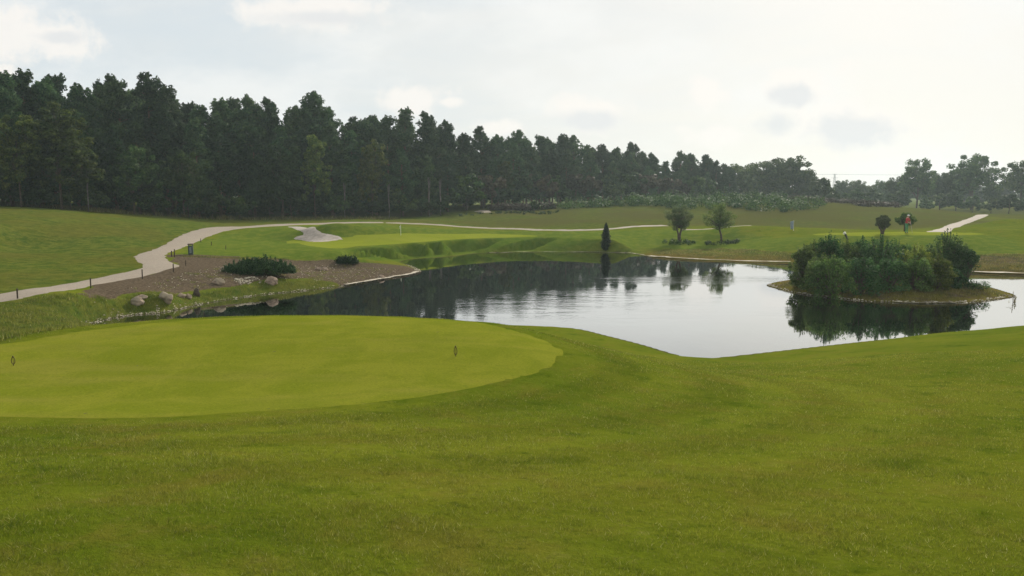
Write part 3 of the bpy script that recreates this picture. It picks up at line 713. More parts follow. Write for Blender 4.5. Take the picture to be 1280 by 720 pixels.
# broadleaves and single trees picked out of the wood's edge
for (px, top, dY, wd, ms, lab) in [
    (80,124,-4,1.15,BIRCH[0],'yellowish round birch catching the light at the left end of the wood'),
    (30,140,-4,.95,BIRCH[1],'duller green birch left of the yellowish birch in the wood'),
    (-6,150,-4.5,1.0,BIRCH[1],'golden birch cut by the left edge of the picture'),
    (170,178,-3,.9,OAKS[1],'olive leafy tree in front of the pines above the path bend'),
    (232,186,-3,.9,OAKS[1],'leafy dark tree right of the olive leafy tree at the wood edge'),
    (395,166,-3.5,.8,BIRCH[1],'brownish birch in front of the pines above the bunker'),
    (355,176,-3,.8,OAKS[1],'greyish leafy tree left of the brownish birch above the bunker'),
    (466,172,-3,.7,BIRCH[0],'birch with yellow patches behind the white flagstick'),
    (632,200,-3,.95,BIRCH[1],'russet topped birch at the wood edge right of the pale track'),
    (690,216,-3,.8,OAKS[1],'grey green leafy tree at the wood edge above the green scrub'),
    (800,222,-3,.9,OAKS[1],'leafy tree at the wood edge left of the two small lawn trees')]:
    Y = edge_Y(px)+dY; x = (px-640)/F*Y; z = H(x, Y); h = at(px, top, Y)[2]-z
    tree('birch_tree' if ms in BIRCH else 'broadleaf_tree', ms, x, Y, z, h/14, lab, 'tree', None, wide=wd)
for (px, top, dY, lab) in [(113,205,-5.5,'slender birch with a pale bare trunk right of the yellowish round birch'),(487,215,-4,'slender pale trunked birch left of the gap behind the putting green'),(537,205,-4,'left one of two slender pale trunks in the wood behind the putting green'),(551,208,-4,'right one of two slender pale trunks in the wood behind the putting green'),(432,214,-4,'slender pale trunked birch below the dip in the skyline')]:
    Y = edge_Y(px)+dY; x = (px-640)/F*Y; z = H(x, Y); h = at(px, top, Y)[2]-z
    tree('birch_tree', SLIM, x, Y, z, h/9, lab, 'tree', None)
# undergrowth at the foot of the wood
px = -80.0; random.seed(5)
while px < 905:
    Y = edge_Y(px)-2.4+random.uniform(-.8,.8); x = (px-640)/F*Y; z = H(x, Y)
    tree('forest_shrub', random.choice(BUSH if px > 560 else [BUSH[0],BUSH[0],BUSH[1]]), x, Y, z, random.uniform(.8,1.3)*(1.0 if px < 560 else 1.5), 'low shrub at the foot of the wood '+section(px), 'shrub', 'undergrowth shrubs of the wood '+section(px))
    px += 3.4*F/Y*random.uniform(.8,1.3)
# open broadleaf trees on the right
for (px, top, Y, wd, mi, lab) in [
    (924,202,205,1.0,0,'round dark oak at the left of the clump on the far hill'),
    (952,198,208,1.05,2,'broad dark oak in the middle of the clump on the far hill'),
    (984,192,206,1.05,0,'tallest dark oak at the right of the clump on the far hill'),
    (1003,212,212,.9,1,'smaller dark oak closing the clump on its right side'),
    (1028,222,250,.7,1,'small pointed tree just right of the dark oak clump'),
    (1050,223,262,.8,0,'hazy rounded tree below the power line, left of the middle gap'),
    (1068,223,262,.8,2,'hazy rounded tree right under the power line'),
    (1088,229,262,.8,2,'low hazy tree in the dip of the far skyline'),
    (1101,223,255,.8,0,'hazy tree touching the left of the big open oak'),
    (1143,196,215,1.0,1,'tall open oak standing left of the far gravel path'),
    (1120,218,222,.9,2,'lower tree under the left side of the tall open oak'),
    (1172,212,222,.9,0,'medium oak between the two tallest right hand trees'),
    (1211,190,212,1.05,1,'tallest open oak above the top of the far gravel path'),
    (1192,208,218,.8,2,'rounded tree leaning against the tallest open oak'),
    (1236,225,224,.8,2,'low rounded tree right of the tallest open oak'),
    (1272,198,205,1.05,1,'open oak cut by the right edge of the picture'),
    (1300,215,215,1.05,2,'broad tree mostly outside the right edge of the picture')]:
    x = (px-640)/F*Y; z = H(x, Y); h = at(px, top, Y)[2]-z
    tree('oak_tree', OAKS[mi], x, Y, z, h/14, lab, 'tree', 'far oaks on the right', wide=wd)
px = 905.0; random.seed(17)
while px < 1330:
    Y = 285+random.uniform(-8,8); x = (px-640)/F*Y; z = H(x, Y); h = at(px, 231+random.uniform(-4,4), Y)[2]-z
    tree('distant_tree', random.choice(OAKS), x, Y, z, h/14, 'hazy low tree of the distant belt closing the horizon on the right', 'tree', 'distant tree belt on the right', wide=1.5)
    px += 24*random.uniform(.8,1.2)
for (px, py0, top, Y, w, mi, lab) in [
    (1022,0,226,190,.9,1,'pale olive bush at the right foot of the dark oak clump'),
    (1155,0,250,192,1.0,0,'dark bush behind the far hill, left of the far path'),
    (1172,0,246,195,1.1,0,'rounded dark bush under the medium oak'),
    (1192,0,244,190,1.1,0,'wide dark bush left of the top of the far path'),
    (1213,0,246,186,1.0,1,'grey green bush just above the top of the far path'),
    (1236,0,250,180,.9,0,'dark low bush right of the top of the far path'),
    (1258,0,244,176,1.0,1,'yellowish green bush near the right edge on the skyline bank'),
    (1280,0,248,176,1.0,1,'light green bush cut by the right edge of the picture'),
    (1040,0,240,200,1.1,0,'dim bush behind the heather below the power line'),
    (1065,0,241,200,1.2,0,'dim wide bush behind the heather under the hazy trees'),
    (1092,0,241,200,1.2,0,'dim bush behind the right end of the heather'),
    (1120,0,242,198,1.2,0,'dim bush under the lower tree beside the tall open oak'),
    (668,0,251.5,138,.7,1,'small isolated green bush at the left end of the scrub')]:
    x = (px-640)/F*Y; z = H(x, Y); h = max((at(px, top, Y)[2]-z)*1.15, 1.4)
    tree('bush', BUSH[mi], x, Y, z, h/3.4, lab, 'bush', None, wide=w)

# the cypress, the two small lawn trees and the two behind the island
x, y, z = hit(757,312.5); Hc = at(757,278,y)[2]-z
e = empty('cypress_tree', (x,y,z-.05), 'slim dark columnar cypress at the far waterline', 'tree')
mb = MB().tube([(0,0,0),(0,0,.8),(0.02,0,Hc*.8)], [.07,.06,.02]); link('trunk', mb.mesh('trunk', M['bark'], True), e)
bl = []
for i in range(46):
    f = i/45; r = .60*math.sin(math.pi*(.12+.86*f**.9))**.7*(1-.25*f); a = random.uniform(0,6.28); q = random.uniform(0,.35)
    bl.append(((r*q*math.cos(a), r*q*math.sin(a), .12+(Hc-.25)*f), (r*.85,r*.85,.2), 1))
c, n = blob_points(bl, 170); link('crown', np_mesh('crown', leaves(c, n, .055), 4, M['cypress']), e)

def small_tree(px, pyb, pyt, wpx, kind, mat, label, lean=0.0):
    x, y, z = hit(px, pyb); Ht = at(px, pyt, y)[2]-z; Wd = wpx/F*y/2; random.seed(int(px))
    e = empty('small_tree', (x,y,z-.05), label, 'tree'); mb = MB(); bl = []
    tb = Ht*(.30 if kind == 'round' else .36); cx = lean
    if kind == 'round':
        mb.tube([(0,0,0),(.04,0,tb*.6),(.2,0,tb*1.1),(.35,.1,tb*1.8)], [.16,.12,.09,.05], 8)
        mb.tube([(-.05,0,0.05),(-.12,0,tb*.7),(-.3,0,tb*1.2),(-.45,0,tb*1.9)], [.12,.1,.08,.04], 8)
    else:
        mb.tube([(0,0,0),(lean*.2,0,tb*.5),(lean*.8,0,tb),(lean*.9,.1,tb*1.7),(lean,0,Ht*.85)], [.13,.11,.1,.07,.03], 8)
    nb = 80 if kind == 'round' else 75
    for i in range(nb):
        a = random.uniform(0,6.28); u = random.uniform(-1,1); q = random.uniform(.5,1)
        rr = math.sqrt(1-u*u)*q
        if kind == 'flat': rr *= 1.0-.45*max(u,0); 
        zz = tb+(Ht-tb)*(.5+.5*u*q)
        if kind == 'round': zz = tb*.9+(Ht-tb*.9)*(.5+.47*u*q); rr = rr*(.8+.25*min(1,.5+u))
        p = (cx+Wd*rr*math.cos(a), Wd*rr*math.sin(a), zz); s = Wd*random.uniform(.12,.22)
        mb.tube([(cx*.8,0,tb*1.2), (cx+(p[0]-cx)*.5, p[1]*.5, (tb*1.2+zz)/2+.05), p], [.04,.025,.01], 4, False)
        bl.append((p, (s*1.2,s*1.2,s*1.0), 1))
    link('trunk', mb.mesh('trunk', M['bark'], True), e)
    c, n = blob_points(bl, 170 if kind=='round' else 150); link('crown', np_mesh('crown', leaves(c, n, .052, .45, .6), 4, mat), e)
small_tree(849,302.5,252,36,'round',M['silver'],'small round grey green tree with a forked trunk on the far lawn')
small_tree(902,303,254,42,'flat',M['willow'],'small dark tree with a leaning trunk and pointed top on the far lawn', -.35)
small_tree(1103,293.2,268,19,'round',M['silver'],'small ball shaped tree standing behind the island, left of the golfer')
small_tree(1131,289,266,25,'flat',M['willow'],'small flat crowned tree behind the golfer')

# island growth: upright shoots clothed in leaves
def shoot_bush(px, pyb, pyt, wpx, mat, label, leaf=.060, nsh=36, per=70, nb=85, name='island_bush', low=.0, cat='bush', trunk=.03):
    x, y = flat(px, pyb, .3); z = H(x, y); Ht = at(px, pyt, y)[2]-z; Wd = 1.22*wpx/F*y/2; random.seed(int(px*3+pyb))
    e = empty(name, (x,y,z-.04), label, cat); mb = MB(); Cs, Ns, bl = [], [], []
    for i in range(nb):
        a = random.uniform(0,6.28); f = random.uniform(low, .82); R = Wd*(math.sin(math.pi*min(.18+.72*f+.1,1))**.6)*random.uniform(.45,1.08)
        p = (R*math.cos(a), R*.9*math.sin(a), max(Ht*f, .12)); s_ = Wd*random.uniform(.16,.30)
        bl.append((p, (s_,s_,s_*random.uniform(.8,1.3)), 1))
        if i % 3 == 0: mb.tube([(0,0,0), (p[0]*.5,p[1]*.5,p[2]*.55), p], [trunk,trunk*.6,.006], 4, False)
    c, n = blob_points(bl, per); Cs.append(c); Ns.append(n)
    for i in range(nsh):                                   # leaders reaching out of the mass
        a = random.uniform(0,6.28); q = random.random()**.8*.85; hh = Ht*(1-.36*q**1.5)*random.uniform(.8,1.03)
        if i == 0: q = .1; hh = Ht
        t = rng.uniform(.45, 1, 46); d = unit(rng.normal(0,1,(46,3))+np.array([0,0,.4]))
        p = np.c_[Wd*q*math.cos(a)*t, Wd*q*math.sin(a)*t, hh*t]; Cs.append(p+d*((.03+.13*Wd)*(1.1-t))[:,None]); Ns.append(d)
        mb.tube([(0,0,.1), (Wd*q*math.cos(a)*.6, Wd*q*math.sin(a)*.6, hh*.6), (Wd*q*math.cos(a), Wd*q*math.sin(a), hh)], [.02,.015,.005], 4, False)
    c = np.concatenate(Cs); n = np.concatenate(Ns); k = c[:,2] > .03
    link('stems', mb.mesh('stems', M['bark'], True), e); link('foliage', np_mesh('foliage', leaves(c[k], n[k], leaf, .45, .6), 4, mat), e)
    return e
for args in [
    (1004,357,303,28,M['willow'],'feathery grey green willow bush at the left end of the island'),
    (1018,354,297,30,M['willow'],'willow bush second from the left end of the island'),
    (1034,356,287,30,M['sapling'],'spire topped young pine in the left half of the island'),
    (1056,353,296,34,M['willow'],'dense willow bush right of the spire topped young pine'),
    (1076,352,293,30,M['sapling'],'dark young pine left of the tall middle bush on the island'),
    (1099,355,290,42,M['sapling'],'widest dark young pine in the middle of the island'),
    (1120,352,297,30,M['willow'],'willow bush between the widest young pine and the yellowish bush'),
    (1142,356,303,36,M['yellowbush'],'yellowish leafy bush right of the island middle'),
    (1160,354,305,30,M['willow'],'green willow bush right of the yellowish leafy bush'),
    (1181,355,284,40,M['sapling'],'tallest dark young pine with twin leaders on the island')]:
    shoot_bush(*args)
shoot_bush(1205,356.5,304,26,M['sapling'],'slim young pine with a bare stem at the right end of the bushes', low=.3, name='pine_sapling', cat='sapling', trunk=.06)
for args in [
    (1025,362,315,38,M['willow'],'low grey green bush at the island front left'),
    (1040,366,316,42,M['willow'],'low bright willow bush at the island front'),
    (1076,366,318,40,M['sapling'],'low dark bush in front of the widest young pine'),
    (1112,366,318,38,M['sapling'],'low dark bush below the middle of the island growth'),
    (1142,366,316,34,M['willow'],'low green bush in front of the yellowish bush'),
    (1170,365,316,34,M['yellowbush'],'low yellow green bush in front of the tallest young pine'),
    (1192,363,334,22,M['sapling'],'low dark bush beside the slim young pine')]:
    shoot_bush(*args, nb=55)
shoot_bush(1218,363,350,30,M['sapling'],'tiny dark shrub on the bare right tip of the island', nsh=10, per=40, nb=30, leaf=.04)
shoot_bush(1267,371,363,14,M['weeds'],'thin reed tuft standing off the right tip of the island', nsh=3, per=5, nb=6, leaf=.03, name='reed_tuft', cat='reeds')

# spreading dwarf pines on the bare soil
def mugo(px, pyb, pyt, wpx, label, nb):
    x, y, z = hit(px, pyb); y += .8; z = H(x, y); Ht = at(px, pyt, y)[2]-z; Wd = wpx/F*y/2; random.seed(int(px))
    e = empty('dwarf_pine', (x,y,z-.03), label, 'shrub'); mb = MB(); bl = []; Cs = []; Ns = []
    for i in range(nb):
        a = random.uniform(0,6.28); q = random.random()**.6; r = Wd*q
        hh = Ht*.78*(1-.65*q**2)*random.uniform(.5,1.1); p = (r*math.cos(a), r*math.sin(a)*.55, hh*.72)
        mb.tube([(0,0,.05),(p[0]*.6,p[1]*.6,hh*.35),p], [.05,.03,.012], 4, False)
        s = .22*random.uniform(.8,1.3); bl.append((p, (s*1.1,s*1.1,s*1.2), 1))
        if random.random() < .8:
            top = hh*.8+random.uniform(.15,.5); m = 34; t = rng.uniform(0,1,m); d = unit(rng.normal(0,1,(m,3)))
            Cs.append(np.array([p[0],p[1],hh*.7])+np.c_[np.zeros((m,2)), t*(top-hh*.7)]+d*.05); Ns.append(d)
    c, n = blob_points(bl, 75); c = np.vstack([c]+Cs); n = np.vstack([n]+Ns); k = c[:,2] > .02
    link('branches', mb.mesh('branches', M['bark'], True), e); link('foliage', np_mesh('foliage', leaves(c[k], n[k], .06, .4, .6), 4, M['mugo']), e)
mugo(319,344,317,86,'wide spreading dwarf pine on the bare brown soil', 230)
mugo(431,333.5,320.5,26,'small dwarf pine clump near the tip of the bare soil', 60)

# ------------------------------------------------------------------ boulders
def boulder(px, pyb, wpx, hpx, seed, label, rz=0, mat='stone', name='boulder'):
    x, y, z = hit(px, pyb); s = .85*wpx/F*y/2; h = .85*hpx/F*y
    bm = bmesh.new(); bmesh.ops.create_icosphere(bm, subdivisions=4, radius=1)
    for v in bm.verts:
        p = v.co.copy(); n = mnoise.noise(p*1.1+Vector((seed*7,0,0)))*.38+mnoise.noise(p*2.6+Vector((0,seed*5,0)))*.16+mnoise.noise(p*7+Vector((seed,0,3)))*.035
        r = 1+n; q = p*r
        for d, lim in ((Vector((.6,-.5,.6)).normalized(), .74), (Vector((-.7,-.3,.5)).normalized(), .82), (Vector((.1,.6,.8)).normalized(), .8)):
            t = q.dot(d)
            if t > lim: q -= d*(t-lim)*.9
        v.co = Vector((q.x*s, q.y*s*.75, q.z*h*.62+h*.38))
    me = bpy.data.meshes.new(name); bm.to_mesh(me); bm.free()
    for p in me.polygons: p.use_smooth = True
    me.materials.append(M[mat]); o = link(name, me, None, (x, y+s*.4, z-.04)); o.rotation_euler.z = rz
    tag(o, label, 'boulder', 'boulders on the left bank')
boulder(170,380,21,12,1,'broad brown boulder nearest the left grass, front of its pair')
boulder(176,374,17,8,2,'flat tan boulder peeking out behind the broad brown one')
boulder(205,376,23,14,3,'largest pale split boulder in the middle of the bank row')
boulder(226,371.5,13,7,4,'flat pale slab right of the largest pale boulder')
boulder(235,373,10,8,5,'small brown stone at the right end of the flat slab')
boulder(245,370,10,13,6,'dark upright mossy stump like stone right of the boulder row', mat='darkwood', name='tree_stump')
boulder(272,355,18,10,7,'smooth domed boulder left of the spreading dwarf pine')
boulder(338,355,19,12,8,'grey domed boulder below the right half of the dwarf pine')
boulder(397,338,9,6,9,'small pale stone, left one of a pair left of the small dwarf pine')
boulder(405.5,338,10,6,10,'small reddish stone, right one of the pair left of the small dwarf pine')
boulder(476,348,11,6,11,'small brown stone lying on the waterline near the tip of the bank')
boulder(277,338,8,6,12,'half buried pale stone left under the dwarf pine branches')

# ------------------------------------------------------------------ stakes, bin, flags, markers
def stake(px, pyt, pyb, label, r=.035, grp='stakes along the gravel path'):
    x, y, z = hit(px, pyb); h = at(px, pyt, y)[2]-z
    mb = MB().tube([(0,0,-.2),(.004,0,h*.5),(.01,0,h-.03),(.01,0,h)], [r,r,r*.95,r*.6], 8)
    o = link('wooden_stake', mb.mesh('wooden_stake', M['darkwood']), None, (x,y,z)); tag(o, label, 'stake', grp)
stake(22,360.5,373.5,'dark stake at the path edge, nearest the left picture edge')
stake(113.5,347.5,359.8,'dark stake at the path edge, second from the left')
stake(178,336.5,348.5,'dark stake at the path edge just before the bend')
stake(216.8,329.5,340,'dark stake below the widened bend of the path')
stake(214.5,313.5,320.8,'short stake of the pair inside the path bend', .045)
stake(218.2,311.3,321.5,'taller stake of the pair inside the path bend', .04)
stake(232.2,325,332,'low stake standing on the bare soil under the litter bin', .03)
stake(251,298,303,'tiny stake on the lawn edge right of the litter bin', .03)
stake(264.3,302,306.8,'tiny stake on the lawn, left end of a shallow groove', .03)
stake(282.3,306.5,311.8,'tiny stake on the lawn, right end of a shallow groove', .03)
x, y, z = hit(238.7,318.2); h = at(238.7,304.5,y)[2]-z; w = 6.6/F*y
e = empty('litter_bin', (x,y,z), 'dark square litter bin beside the path above the bare soil', 'bin', rz=.25)
binm = plain('bin_green', (.035,.055,.05), .5); bint = plain('bin_top', (.10,.06,.05), .6); binp = plain('bin_panel', (.16,.19,.19), .4)
link('body', MB().box((0,0,h*.40),(w*.86,w*.8,h*.80),.02).mesh('body', binm), e)
hd = link('hood', MB().box((0,0,h*.955),(w*1.0,w*.95,h*.09),.015).mesh('hood', bint), e)
mb = MB()
for sx in (-1,1):
    for sy in (-1,1): mb.box((sx*w*.36,sy*w*.32,h*.855),(w*.08,w*.08,h*.13))
link('hood_post', mb.mesh('hood_post', binm), e)
link('panel', MB().box((0,-w*.41,h*.42),(w*.4,.012,h*.55),.003).mesh('panel', binp), e)

def flagstick(px, pyt, pyb, label, flag=None):
    x, y, z = hit(px, pyb); h = at(px, pyt, y)[2]-z
    e = empty('flagstick', (x,y,z), label, 'flagstick')
    link('pole', MB().tube([(0,0,-.1),(0,0,h*.6),(0,0,h)], [.022,.02,.016], 8).mesh('pole', plain('pole_white', (.72,.72,.66), .4)), e)
    link('cup', MB().tube([(0,0,.012),(0,0,.03)], [.056,.056], 12).mesh('cup', plain('cup_white', (.6,.6,.55), .5)), e)
    vs, fs = [], []; nx, nz = 8, 8; fw, fh = flag[1], flag[2]
    for j in range(nz+1):
        for i in range(nx+1):
            u, v = i/nx, j/nz
            vs.append((-.02-fw*u*(1-.25*v), .06*math.sin(u*7+v*2)*(u+.1), h-.04-fh*v-.10*u))
    for j in range(nz):
        for i in range(nx): a = j*(nx+1)+i; fs.append((a,a+1,a+nx+2,a+nx+1))
    mb = MB(); mb.v = [Vector(v) for v in vs]; mb.f = fs; me = mb.mesh('flag', plain('flag_cloth_'+flag[3], flag[0], .8), True)
    o = link('flag', me, e); so = o.modifiers.new('thick', 'SOLIDIFY'); so.thickness = .006
flagstick(501,281,294.5,'thin white flagstick on the putting green before the wood', ((.55,.55,.45),.10,.28,'pale'))
flagstick(991.8,275.5,288.5,'flagstick with a limp blue grey flag behind the grassy mound', ((.22,.26,.33),.36,.85,'blue'))

def tee_marker(px, pyb, pyt, label, k):
    x, y, z = hit(px, pyb); h = at(px, pyt, y)[2]-z; m = mat_noise('marker_wood_%d' % k, (.06,.045,.012), (.12,.085,.02), 30, .6)
    e = empty('tee_marker', (x,y,z), label, 'tee marker', 'tee markers', rz=.3*k)
    link('spike', MB().tube([(0,0,-.05),(0,0,h*.22)], [.004,.007], 8).mesh('spike', m), e)
    ring = [(.026*math.sin(t)*(1+.15*math.cos(t)), 0, h*.22+h*.33*(1-math.cos(t))) for t in np.linspace(0, 2*math.pi, 25)]
    link('leaf_frame', MB().tube(ring, .007, 8, False).mesh('leaf_frame', m, True), e)
    link('midrib', MB().tube([(0,0,h*.22),(.002,0,h*.6),(0,0,h*.88)], [.005,.004,.004], 6).mesh('midrib', m), e)
    link('knob', MB().tube([(0,0,h*.87),(0,0,h*.9),(0,0,h*.97),(0,0,h)], [.005,.012,.012,.004], 10).mesh('knob', m, True), e)
tee_marker(569.5,446.5,432,'small leaf shaped wooden tee marker on the right half of the tee', 0)
tee_marker(17,458,444.5,'small leaf shaped wooden tee marker near the left picture edge', 1)
def fallen_leaf(px, py, label, s):
    x, y, z = hit(px, py); V = []; n = 10
    mb = MB()
    for i in range(n): a = 2*math.pi*i/n; r = s*(.7+.3*math.cos(2*a)); mb.v.append(Vector((r*math.cos(a), r*.55*math.sin(a), .012+.25*s*abs(math.cos(a)))))
    mb.v.append(Vector((0,0,.012))); mb.f = [(i,(i+1)%n,n) for i in range(n)]
    o = link('fallen_leaf', mb.mesh('fallen_leaf', M['darkwood']), None, (x,y,z+.018)); o.rotation_euler.z = px
    md = o.modifiers.new('thick','SOLIDIFY'); md.thickness = .002
    tag(o, label, 'leaf', 'fallen leaves on the tee')
fallen_leaf(343,441.5,'dark fallen leaf in the middle of the tee', .035)
fallen_leaf(547,417,'dark fallen leaf near the back right rim of the tee', .035)
fallen_leaf(172,459.5,'dark fallen leaf on the left half of the tee', .025)
fallen_leaf(107,519.5,'dark fallen leaf close to the front rim of the tee', .025)
fallen_leaf(336,513.5,'tiny dark leaf at the front rim of the tee', .015)

# golf bag behind the island growth
x, y, z = hit(1056.5,299.5)
e = empty('golf_bag', (x,y,z), 'small dark golf bag with a white top, half hidden behind the island bushes', 'golf bag', sc=.72)
bagd = plain('bag_dark', (.03,.03,.03), .6); bagw = plain('bag_white', (.8,.78,.70), .5)
link('body', MB().tube([(.32,0,.02),(.26,0,.15),(.0,0,.62),(-.04,0,.70)], [.11,.13,.13,.12], 12).mesh('body', bagd, True), e)
link('collar', MB().tube([(-.04,0,.70),(-.14,0,.88),(-.16,0,.91)], [.14,.15,.13], 12).mesh('collar', bagw, True), e)
link('towel', MB().box((-.24,-.02,.74),(.2,.05,.16),.02).mesh('towel', bagw), e)
link('leg', MB().tube([(-.02,.05,.6),(-.3,.18,0)], .012, 6).mesh('leg', bagd), e)
link('leg', MB().tube([(-.02,-.05,.6),(-.3,-.18,0)], .012, 6).mesh('leg', bagd), e)
for k in range(4):
    link('club', MB().tube([(-.14,.05*(k-1.5),.86),(-.27-.02*k,.06*(k-1.5),1.08+.03*k),(-.32-.02*k,.06*(k-1.5),1.09+.03*k)], [.008,.008,.018], 6).mesh('club', bagd), e)

# the golfer
def skin_body(J, E, Rd, sub=2):
    me = bpy.data.meshes.new('tmp'); me.from_pydata(J, E, []); o = bpy.data.objects.new('tmp', me); COL.objects.link(o)
    md = o.modifiers.new('s','SKIN'); md.use_smooth_shade = True
    for i, r in enumerate(Rd): me.skin_vertices[0].data[i].radius = (r[0], r[1]) if isinstance(r, tuple) else (r, r)
    me.skin_vertices[0].data[0].use_root = True
    s = o.modifiers.new('u','SUBSURF'); s.levels = sub; s.render_levels = sub
    dg = bpy.context.evaluated_depsgraph_get(); out = bpy.data.meshes.new_from_object(o.evaluated_get(dg))
    bpy.data.objects.remove(o); return out
x, y, z = hit(1132.5,291.6)
e = empty('person', (x,y,z), 'golfer in a white cap, red top and green trousers standing on the far green', 'person', rz=.5)
J = [(0,0,.95),(0,-.02,1.12),(0,-.06,1.32),(0,-.09,1.46),(0,-.12,1.55),(0,-.14,1.62),(0,-.15,1.70),   # pelvis..head
     (.10,0,.90),(.13,-.04,.50),(.14,0,.09),(.14,-.14,.04),(-.10,0,.90),(-.13,-.04,.50),(-.14,0,.09),(-.14,-.14,.04),
     (.19,-.08,1.42),(.22,-.18,1.16),(.06,-.36,.98),(.02,-.40,.93),(-.19,-.08,1.42),(-.22,-.18,1.16),(-.05,-.37,1.0),(-.01,-.42,.95)]
E = [(0,1),(1,2),(2,3),(3,4),(4,5),(5,6),(0,7),(7,8),(8,9),(9,10),(0,11),(11,12),(12,13),(13,14),(3,15),(15,16),(16,17),(17,18),(3,19),(19,20),(20,21),(21,22)]
Rd = [(.16,.12),(.15,.11),(.18,.12),(.12,.09),(.055,.055),(.085,.095),(.075,.085),(.10,.10),(.065,.065),(.045,.045),(.04,.035),(.10,.10),(.065,.065),(.045,.045),(.04,.035),(.07,.07),(.05,.05),(.035,.035),(.03,.03),(.07,.07),(.05,.05),(.035,.035),(.03,.03)]
bm_ = skin_body(J, E, Rd); bm_.name = 'body'
skin = plain('skin', (.45,.27,.19), .6); red = plain('red_cloth', (.42,.05,.05), .8); grn = plain('green_cloth', (.06,.22,.10), .8); shoe = plain('shoe', (.03,.03,.03), .5)
bm_.materials.clear()
for m in (skin, red, grn, shoe): bm_.materials.append(m)
for p in bm_.polygons:
    c = p.center; r = math.hypot(c.x, c.y)
    p.material_index = 3 if c.z < .10 else 2 if (c.z < .97 and c.y > -.25) else 1 if (c.z < 1.50 and not (c.y < -.24 and c.z < 1.15)) else 0
    p.use_smooth = True
bo = link('body', bm_, e)
mb = MB().tube([(0,-.14,1.70),(0,-.145,1.76),(0,-.15,1.80),(0,-.15,1.815)], [.108,.10,.07,.01], 14); mb.box((0,-.27,1.71),(.15,.13,.015),.005)
link('cap', mb.mesh('cap', plain('cap_white', (.8,.8,.78), .7), True), e)
for s in (-1,1): link('eye', MB().tube([(s*.033,-.235,1.655),(s*.033,-.243,1.655)], [.012,.006], 8).mesh('eye', shoe), e)
link('nose', MB().tube([(0,-.235,1.66),(0,-.262,1.625),(0,-.24,1.615)], [.008,.014,.008], 6).mesh('nose', skin, True), e)
for s in (-1,1):
    for k in range(5):
        bx = s*.02+.012*(k-2)*.8
        link('finger', MB().tube([(bx,-.405,.94),(bx-.012*s,-.445,.92),(bx-.02*s,-.44,.885-.004*k)], [.012,.011,.009], 6).mesh('finger', skin, True), e)
ca = math.cos(.5); sa = math.sin(.5)
def rotp(p): return (x+p[0]*ca-p[1]*sa, y+p[0]*sa+p[1]*ca, z+p[2])
t = empty('golf_club', rotp((.0,-.44,.98)), 'putter held in the hands of the golfer', 'golf club', rz=.5)
link('shaft', MB().tube([(0,0,0),(0,-.22,-.93)], [.012,.008], 8).mesh('shaft', plain('steel', (.3,.3,.3), .3, .8)), t)
link('head', MB().box((.04,-.23,-.945),(.12,.03,.03),.006).mesh('head', shoe), t)

# far power line
px0, Yp = 1039.5, 470.0; xp = (px0-640)/F*Yp; zt = at(px0, 217.5, Yp)[2]
e = empty('power_pylon', (xp,Yp,3.0), 'distant thin power pylon above the trees right of the oak clump', 'pylon')
steel = plain('pylon_steel', (.2,.2,.2), .6); mb = MB(); hp = zt-3.0
for sx in (-1,1):
    for sy in (-1,1): mb.tube([(sx*1.3,sy*1.3,0),(sx*.25,sy*.25,hp)], .05, 4)
for k in range(10):
    a, b = k/10, (k+1)/10; wa, wb = 1.3-1.05*a, 1.3-1.05*b
    for s in (-1,1): mb.tube([(-wa,s*wa,hp*a),(wb,s*wb,hp*b)], .05, 4); mb.tube([(wa,s*wa,hp*a),(-wb,s*wb,hp*b)], .05, 4)
link('mast', mb.mesh('mast', steel), e)
for f, wd in ((.99,1.4),(.84,2.0)): link('crossarm', MB().tube([(-wd,0,hp*f),(wd,0,hp*f)], .05, 4).mesh('crossarm', steel), e)
for (f, s) in ((.99,-1.3),(.99,1.3)):
    pts = []
    for k in range(-12, 13):
        u = k/12; X = xp+s*0+u*260; pts.append((X, Yp+s+u*40, 3+hp*f-.1-10*(abs(u)*(1-abs(u)))*.35+abs(u)*1.5))
    tag(link('power_line', MB().tube(pts, .025, 4).mesh('power_line', steel)), ('nearer' if s < 0 else 'farther')+' thin cable crossing the pale sky from the distant pylon', 'cable')

# ------------------------------------------------------------------ air
mb = MB().box((0,160,14),(1500,1360,40)); hm, nt = newmat('haze_air'); g = G(nt)
# box bottom stays under the lowest ground
pv = g.n('ShaderNodeVolumePrincipled'); pv.inputs['Color'].default_value = (.74,.90,.92,1); pv.inputs['Density'].default_value = .00034; pv.inputs['Anisotropy'].default_value = .35
o_ = g.n('ShaderNodeOutputMaterial'); g.l(pv.outputs[0], o_.inputs['Volume'])
tag(link('haze', mb.mesh('haze', hm)), kind='stuff', label='thin pale haze softening the far trees', cat='haze')

# ------------------------------------------------------------------ light, sky, camera
SUN_EL, SUN_AZ = math.radians(28), math.radians(25)      # azimuth to the right of the view
wd = bpy.data.worlds.new('World'); S.world = wd; wd.use_nodes = True; nt = wd.node_tree; nt.nodes.clear(); g = G(nt)
sky = g.n('ShaderNodeTexSky', sky_type='NISHITA', sun_disc=False, sun_elevation=SUN_EL, sun_rotation=SUN_AZ, altitude=50, air_density=1.0, dust_density=2.2, ozone_density=1.5)
tc = g.n('ShaderNodeTexCoord').outputs['Generated']; sp = g.n('ShaderNodeSeparateXYZ'); g.l(tc, sp.inputs[0])
yy = g.math('MAXIMUM', g.math('ABSOLUTE', sp.outputs[1]), .08)
u = g.math('DIVIDE', sp.outputs[0], yy); w = g.math('DIVIDE', sp.outputs[2], yy)
cb = g.n('ShaderNodeCombineXYZ'); g.l(u, cb.inputs[0]); g.l(w, cb.inputs[1]); uv = cb.outputs[0]
